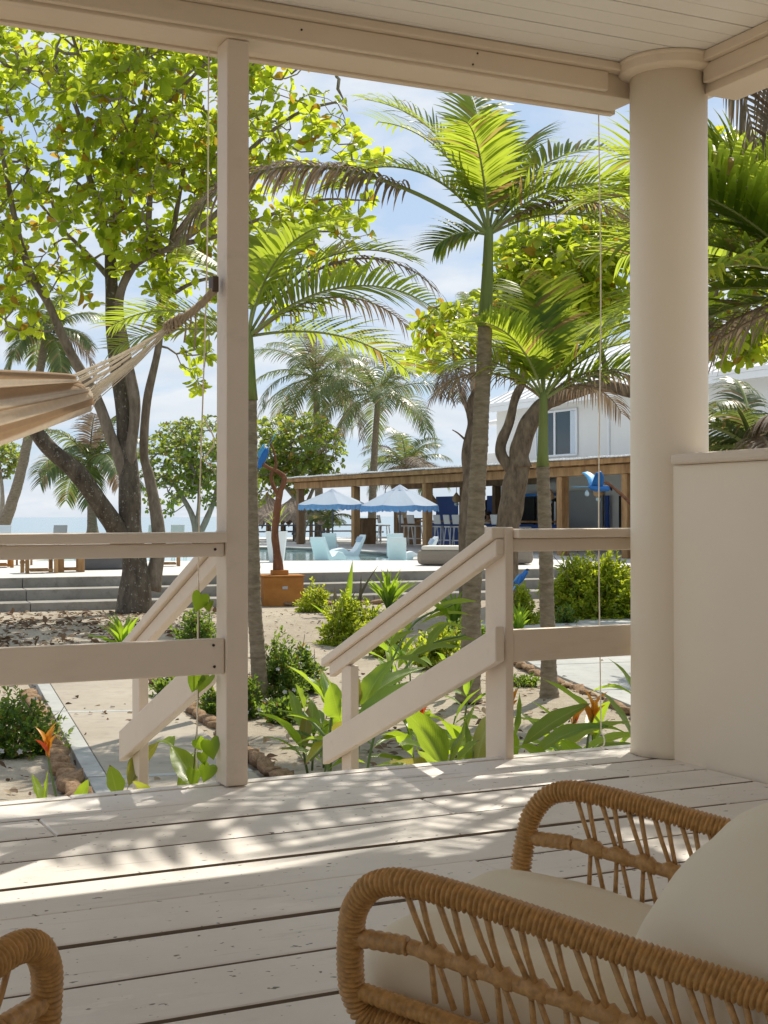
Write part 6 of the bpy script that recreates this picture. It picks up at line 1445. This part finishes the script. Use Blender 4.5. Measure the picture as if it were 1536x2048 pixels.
ginger('ginger lily with long leaning leaves and orange flowers left of the round column', g(1080, 1760), [
 ((1030, 1505, 6.3), (1180, 1408, 6.5), 0.096, .05, .5), ((1215, 1470, 6.8), (1082, 1358, 6.9), 0.120, .06, .35), ((1050, 1530, 6.2), (1225, 1455, 6.3), 0.104, .12, .3), ((1090, 1530, 6.3), (1268, 1445, 6.3), 0.096, .10, .2), ((1024, 1490, 6.4), (1038, 1385, 6.4), 0.068, .02, 1.1), ((1020, 1530, 6.2), (1008, 1330, 6.6), 0.088, .0, 1.3), ((1030, 1540, 6.2), (995, 1440, 6.1), 0.104, .05, .9), ((1140, 1540, 6.2), (1270, 1490, 6.1), 0.096, .1, .1), ((1100, 1545, 6.2), (1010, 1500, 6.0), 0.080, .15, .3), ((1275, 1500, 6.6), (1190, 1380, 7.6), 0.056, .05, .4), ((1290, 1440, 7.4), (1215, 1318, 7.8), 0.072, .1, .5), ((1290, 1420, 7.6), (1180, 1385, 7.8), 0.056, .2, .5), ((1280, 1490, 7.0), (1150, 1482, 7.2), 0.048, .2, .5), ((1160, 1550, 6.1), (1120, 1480, 6.0), 0.088, .1, .5)],
 [((1170, 1530, 6.5), (1185, 1430, 6.5), .11), ((1010, 1500, 6.5), (1022, 1402, 6.5), .075), ((1110, 1530, 6.6), (1150, 1440, 6.7), .06)])
ginger('ginger plant with dark oval leaves around the right newel', g(700, 1640), [
 ((735, 1470, 7.9), (640, 1335, 8.0), .13, -.05, .4), ((665, 1430, 7.6), (572, 1330, 7.7), .14, .08, .3), ((655, 1420, 7.8), (608, 1355, 7.8), .13, .1, -.4), ((660, 1440, 7.6), (640, 1340, 7.9), .14, .02, .8), ((610, 1430, 7.8), (590, 1368, 7.9), .12, .02, 1.2), ((680, 1440, 7.7), (660, 1365, 7.4), .15, -.02, 1.0), ((720, 1430, 8.0), (790, 1318, 8.1), .15, .08, .3), ((705, 1420, 8.0), (850, 1335, 8.3), .14, .06, .2), ((700, 1450, 7.8), (850, 1362, 8.0), .15, .05, .3), ((710, 1430, 8.0), (700, 1330, 8.0), .12, .05, .9), ((660, 1470, 7.6), (570, 1430, 7.6), .10, .1, .2), ((665, 1490, 7.5), (590, 1490, 7.4), .09, .15, .2), ((680, 1480, 7.6), (610, 1530, 7.2), .10, .1, .3), ((720, 1470, 7.9), (800, 1400, 7.8), .12, .08, .3)], (),
 [((706, 1620, 7.9), (712, 1530, 7.9), (722, 1440, 8.0)), ((728, 1620, 8.0), (735, 1530, 8.0), (755, 1440, 8.1)), ((660, 1600, 7.7), (655, 1510, 7.7), (662, 1430, 7.7)), ((620, 1520, 7.8), (650, 1480, 7.7), (605, 1425, 7.8))])
ginger('arching ginger stems with narrow leaves under the right stair railing', g(800, 1440), [
 ((905, 1250, 11), (840, 1195, 11), .10, .08, .5), ((850, 1240, 11), (960, 1205, 11), .10, .12, .4), ((830, 1255, 11), (945, 1232, 11), .09, .12, .3), ((815, 1270, 11), (800, 1205, 11), .09, .05, .9), ((845, 1300, 10.6), (960, 1282, 10.6), .10, .08, .3), ((850, 1310, 10.4), (900, 1245, 10.6), .08, .12, .3), ((800, 1330, 10), (935, 1300, 10.2), .11, .12, .3), ((790, 1290, 10.5), (720, 1255, 10.6), .08, .12, .2), ((775, 1300, 10.5), (830, 1262, 10.6), .09, .1, .3), ((770, 1330, 10), (860, 1338, 9.8), .10, .15, .3), ((840, 1270, 11), (935, 1260, 11), .08, .15, .3), ((860, 1330, 10), (945, 1350, 9.8), .09, .15, .3)], (),
 [((740, 1450, 10), (775, 1340, 10.4), (830, 1245, 11), (905, 1210, 11)), ((745, 1455, 9.8), (800, 1350, 10), (860, 1290, 10.5), (930, 1270, 10.6))])
def scatter_blades(n, x0, x1, Y0, Y1, L, w, sd, mat, lab):
    """a drift of young ginger shoots: stems with a few lance leaves each"""
    rr = random.Random(sd); c = at((x0 + x1) / 2, 0, (Y0 + Y1) / 2); t = thing('ginger_clump', lab, 'plant', Vector((c.x, c.y, GZ)), 'young ginger clumps in the sand bed')
    for k in range(n):
        x = rr.uniform(x0, x1); Y = rr.uniform(Y0, Y1); b = at(x, 0, Y); b = Vector((b.x, Y, GZ))
        hgt_ = L * rr.uniform(0.5, 0.9); lean_ = Vector((rr.uniform(-.25, .25), rr.uniform(-.2, .2), 1)) * hgt_
        part('stem', MB().tube([b, b + lean_ * 0.5, b + lean_], [0.009, 0.008, 0.004], 6), M['gstem'], t, smooth=True)
        for q in range(rr.randint(4, 7)):
            a = rr.uniform(0, 6.28); o_ = b + lean_ * rr.uniform(0.25, 1.0); e = rr.uniform(0.05, 0.95)
            blade(t, o_, o_ + Vector((math.cos(a) * math.cos(e), math.sin(a) * math.cos(e), math.sin(e))) * L * rr.uniform(0.6, 1.0), w * rr.uniform(0.8, 1.2), rr.uniform(0.05, 0.16), rr.uniform(-0.6, 0.6), M[mat], 'leaf', 0.16, 0.05)
scatter_blades(7, 580, 760, 8.0, 9.8, 0.42, 0.08, 3, 'ginger', 'leafy young ginger clump on the sand around the right newel')
scatter_blades(7, 800, 935, 7.6, 9.2, 0.46, 0.08, 5, 'ginger', 'leafy young ginger clump between the right newel and the tall palm base')
scatter_blades(5, 1030, 1250, 7.4, 8.6, 0.46, 0.075, 8, 'ginger', 'leafy young ginger clump below the short railing left of the round column')
scatter_blades(7, 730, 930, 10.5, 13.5, 0.50, 0.065, 11, 'lime', 'pale leafy ginger clump behind the right stair railing')
lp = ginger('ginger plant with dark glossy leaves below the left railing near the square post', g(310, 1760), [
 ((252, 1580, 6.1), (318, 1482, 6.2), 0.108, .06, .3), ((318, 1482, 6.2), (346, 1492, 6.1), 0.079, .1, .2), ((395, 1590, 6.0), (340, 1490, 6.2), 0.108, .06, -.4), ((236, 1600, 5.9), (218, 1528, 5.9), 0.086, 0, 1.3), ((150, 1620, 6.0), (176, 1556, 6.0), 0.065, 0, 1.2), ((85, 1625, 6.0), (62, 1545, 6.1), 0.072, .02, .5), ((92, 1625, 6.0), (95, 1538, 6.0), 0.065, .02, -1.2), ((350, 1600, 6.0), (392, 1500, 6.3), 0.058, .05, .6), ((300, 1610, 5.9), (262, 1560, 5.8), 0.058, .1, .3)],
 [((122, 1640, 6.4), (92, 1495, 6.5), .11)])
# the vine that climbs the left cord
vine = thing('climbing_vine', 'heart leaved vine climbing the cord left of the square post', 'vine', D(1.49, 4.70, 0.05))
mb = MB().tube([D(1.555, 4.76, -0.02), D(1.57, 4.75, 0.2), D(1.58, 4.75, 0.45), D(1.577, 4.75, 0.72)], 0.0026, 6); part('stem', mb, M['stem'], vine)
def heart(x, y, Y, w, sd):
    """heart shaped leaf hanging from its notch, folded along the midrib and tilted to the light"""
    c = A(x, y, Y); W = w * Y / F_PX; rr = random.Random(x * 7 + y); T = Matrix.Rotation(rr.uniform(-0.6, 0.6), 3, 'Z') @ Matrix.Rotation(rr.uniform(-0.7, 0.1), 3, 'X') @ Matrix.Rotation(rr.uniform(-0.5, 0.5), 3, 'Y')
    half = [(0.0, 0.0), (0.16, 0.13), (0.36, 0.14), (0.50, 0.0), (0.53, -0.22), (0.44, -0.48), (0.27, -0.74), (0.10, -0.93), (0.0, -1.05)]
    mid = [(0.0, 0.0, 0.0)] + [(0.0, 0, z * 0.98) for _, z in half[1:-1]] + [(0, 0, -1.05)]
    vs = []
    for (hx, hz), (_, _, mz) in zip(half, mid):
        mz = min(0.0, mz); k = 0.22 * hx
        vs += [Vector((-hx, -k, hz)), Vector((-hx * 0.5, -k * 0.35 + 0.02, (hz + mz) / 2)), Vector((0, 0.03, mz)), Vector((hx * 0.5, -k * 0.35 + 0.02, (hz + mz) / 2)), Vector((hx, -k, hz))]
    n = len(half); fs = [(5 * i + j, 5 * i + j + 1, 5 * i + 6 + j, 5 * i + 5 + j) for i in range(n - 1) for j in range(4)]
    part('leaf', MB().add([c + T @ (v * W) for v in vs], fs), M['lime'], vine, smooth=True)
for x, y, w, sd in ((402, 1188, 36, 1), (418, 1205, 22, 1), (394, 1350, 34, -1), (418, 1352, 38, 1), (420, 1480, 40, 1), (392, 1478, 26, -1), (402, 1505, 24, 0), (418, 1530, 34, 1), (388, 1540, 30, -1)): heart(x, y, 4.93, w, sd)

# someone sitting at the bar counter, mostly hidden by the counter and the palms
M['skin'] = mat_plain('tanned_skin', (0.36, 0.19, 0.12), 0.55, 0.06, 10, 0); M['hair'] = mat_plain('dark_hair', (0.03, 0.018, 0.012), 0.6, 0.2, 20); M['shirt'] = mat_plain('white_shirt', (0.72, 0.72, 0.72), 0.85, 0.05, 6, 0.2, 30, 0.01)
pb = G(t_at(978, 3.6), 3.6, TZ + 0.42)
per = thing('person', 'person in a white top sitting behind the blue bar counter beside the tall palm trunk', 'person', pb)
def skin_mesh(name, verts, edges, radii, mat, root):
    me = bpy.data.meshes.new(name); me.from_pydata([tuple(Vector(v)) for v in verts], edges, []); me.materials.append(mat)
    o = link(name, me, root); m_ = o.modifiers.new('skin', 'SKIN'); m_.use_smooth_shade = True
    lay = me.skin_vertices[0].data
    for k, r in enumerate(radii): lay[k].radius = (r, r) if isinstance(r, float) else r
    lay[0].use_root = True; o.modifiers.new('sub', 'SUBSURF').levels = 1; o.modifiers['sub'].render_levels = 2; return o
V_ = [(0, 0, 0.10), (0, 0, 0.28), (0, -.01, 0.44), (0, -.01, 0.55), (0, -.02, 0.63), (0, -.03, 0.72), (0, -.03, 0.80),
      (-.17, -.01, 0.53), (-.22, -.08, 0.30), (-.14, -.28, 0.30), (-.10, -.36, 0.31), (.17, -.01, 0.53), (.22, -.08, 0.30), (.14, -.28, 0.30), (.10, -.36, 0.31),
      (-.09, -.02, 0.06), (-.11, -.40, 0.05), (-.11, -.40, -0.36), (.09, -.02, 0.06), (.11, -.40, 0.05), (.11, -.40, -0.36), (-.11, -.50, -0.39), (.11, -.50, -0.39)]
E_ = [(0, 1), (1, 2), (2, 3), (3, 4), (4, 5), (5, 6), (3, 7), (7, 8), (8, 9), (9, 10), (3, 11), (11, 12), (12, 13), (13, 14), (0, 15), (15, 16), (16, 17), (0, 18), (18, 19), (19, 20), (17, 21), (20, 22)]
R_ = [0.14, (0.15, 0.11), (0.16, 0.11), (0.09, 0.08), 0.055, 0.085, 0.08, 0.06, 0.045, 0.036, 0.03, 0.06, 0.045, 0.036, 0.03, 0.09, 0.065, 0.045, 0.09, 0.065, 0.045, 0.035, 0.035]
per.rotation_euler.z = PRZ
skin_mesh('body', V_, E_, R_, M['skin'], per)
skin_mesh('shirt', [(0, 0, 0.04), (0, 0, 0.28), (0, -.01, 0.44), (0, -.01, 0.54), (-.17, -.01, 0.525), (-.20, -.05, 0.42), (.17, -.01, 0.525), (.20, -.05, 0.42)], [(0, 1), (1, 2), (2, 3), (3, 4), (4, 5), (3, 6), (6, 7)], [(0.17, 0.14), (0.17, 0.13), (0.18, 0.13), (0.10, 0.095), 0.075, 0.062, 0.075, 0.062], M['shirt'], per)
ORG[per.name] = None
part('hair', MB().lathe((0, -0.015, 0.755), [(0.085, -0.04), (0.102, 0.03), (0.095, 0.08), (0.06, 0.118), (0.01, 0.13)], 16), M['hair'], per, smooth=True)
part('nose', MB().tube([(0, -.105, 0.755), (0, -.128, 0.725), (0, -.112, 0.718)], [0.010, 0.014, 0.010], 6), M['skin'], per, smooth=True)
for sx in (-1, 1):
    part('eye', MB().lathe((0.032 * sx, -0.112, 0.752), [(0.002, -0.008), (0.010, 0.0), (0.002, 0.008)], 8), M['hair'], per)
    part('ear', MB().lathe((0.088 * sx, -0.03, 0.735), [(0.004, -0.03), (0.012, 0.0), (0.004, 0.03)], 8), M['skin'], per)
part('mouth', MB().box((0, -.112, 0.690), (0.04, 0.008, 0.010)), M['orangewood'], per, bev=0.003)
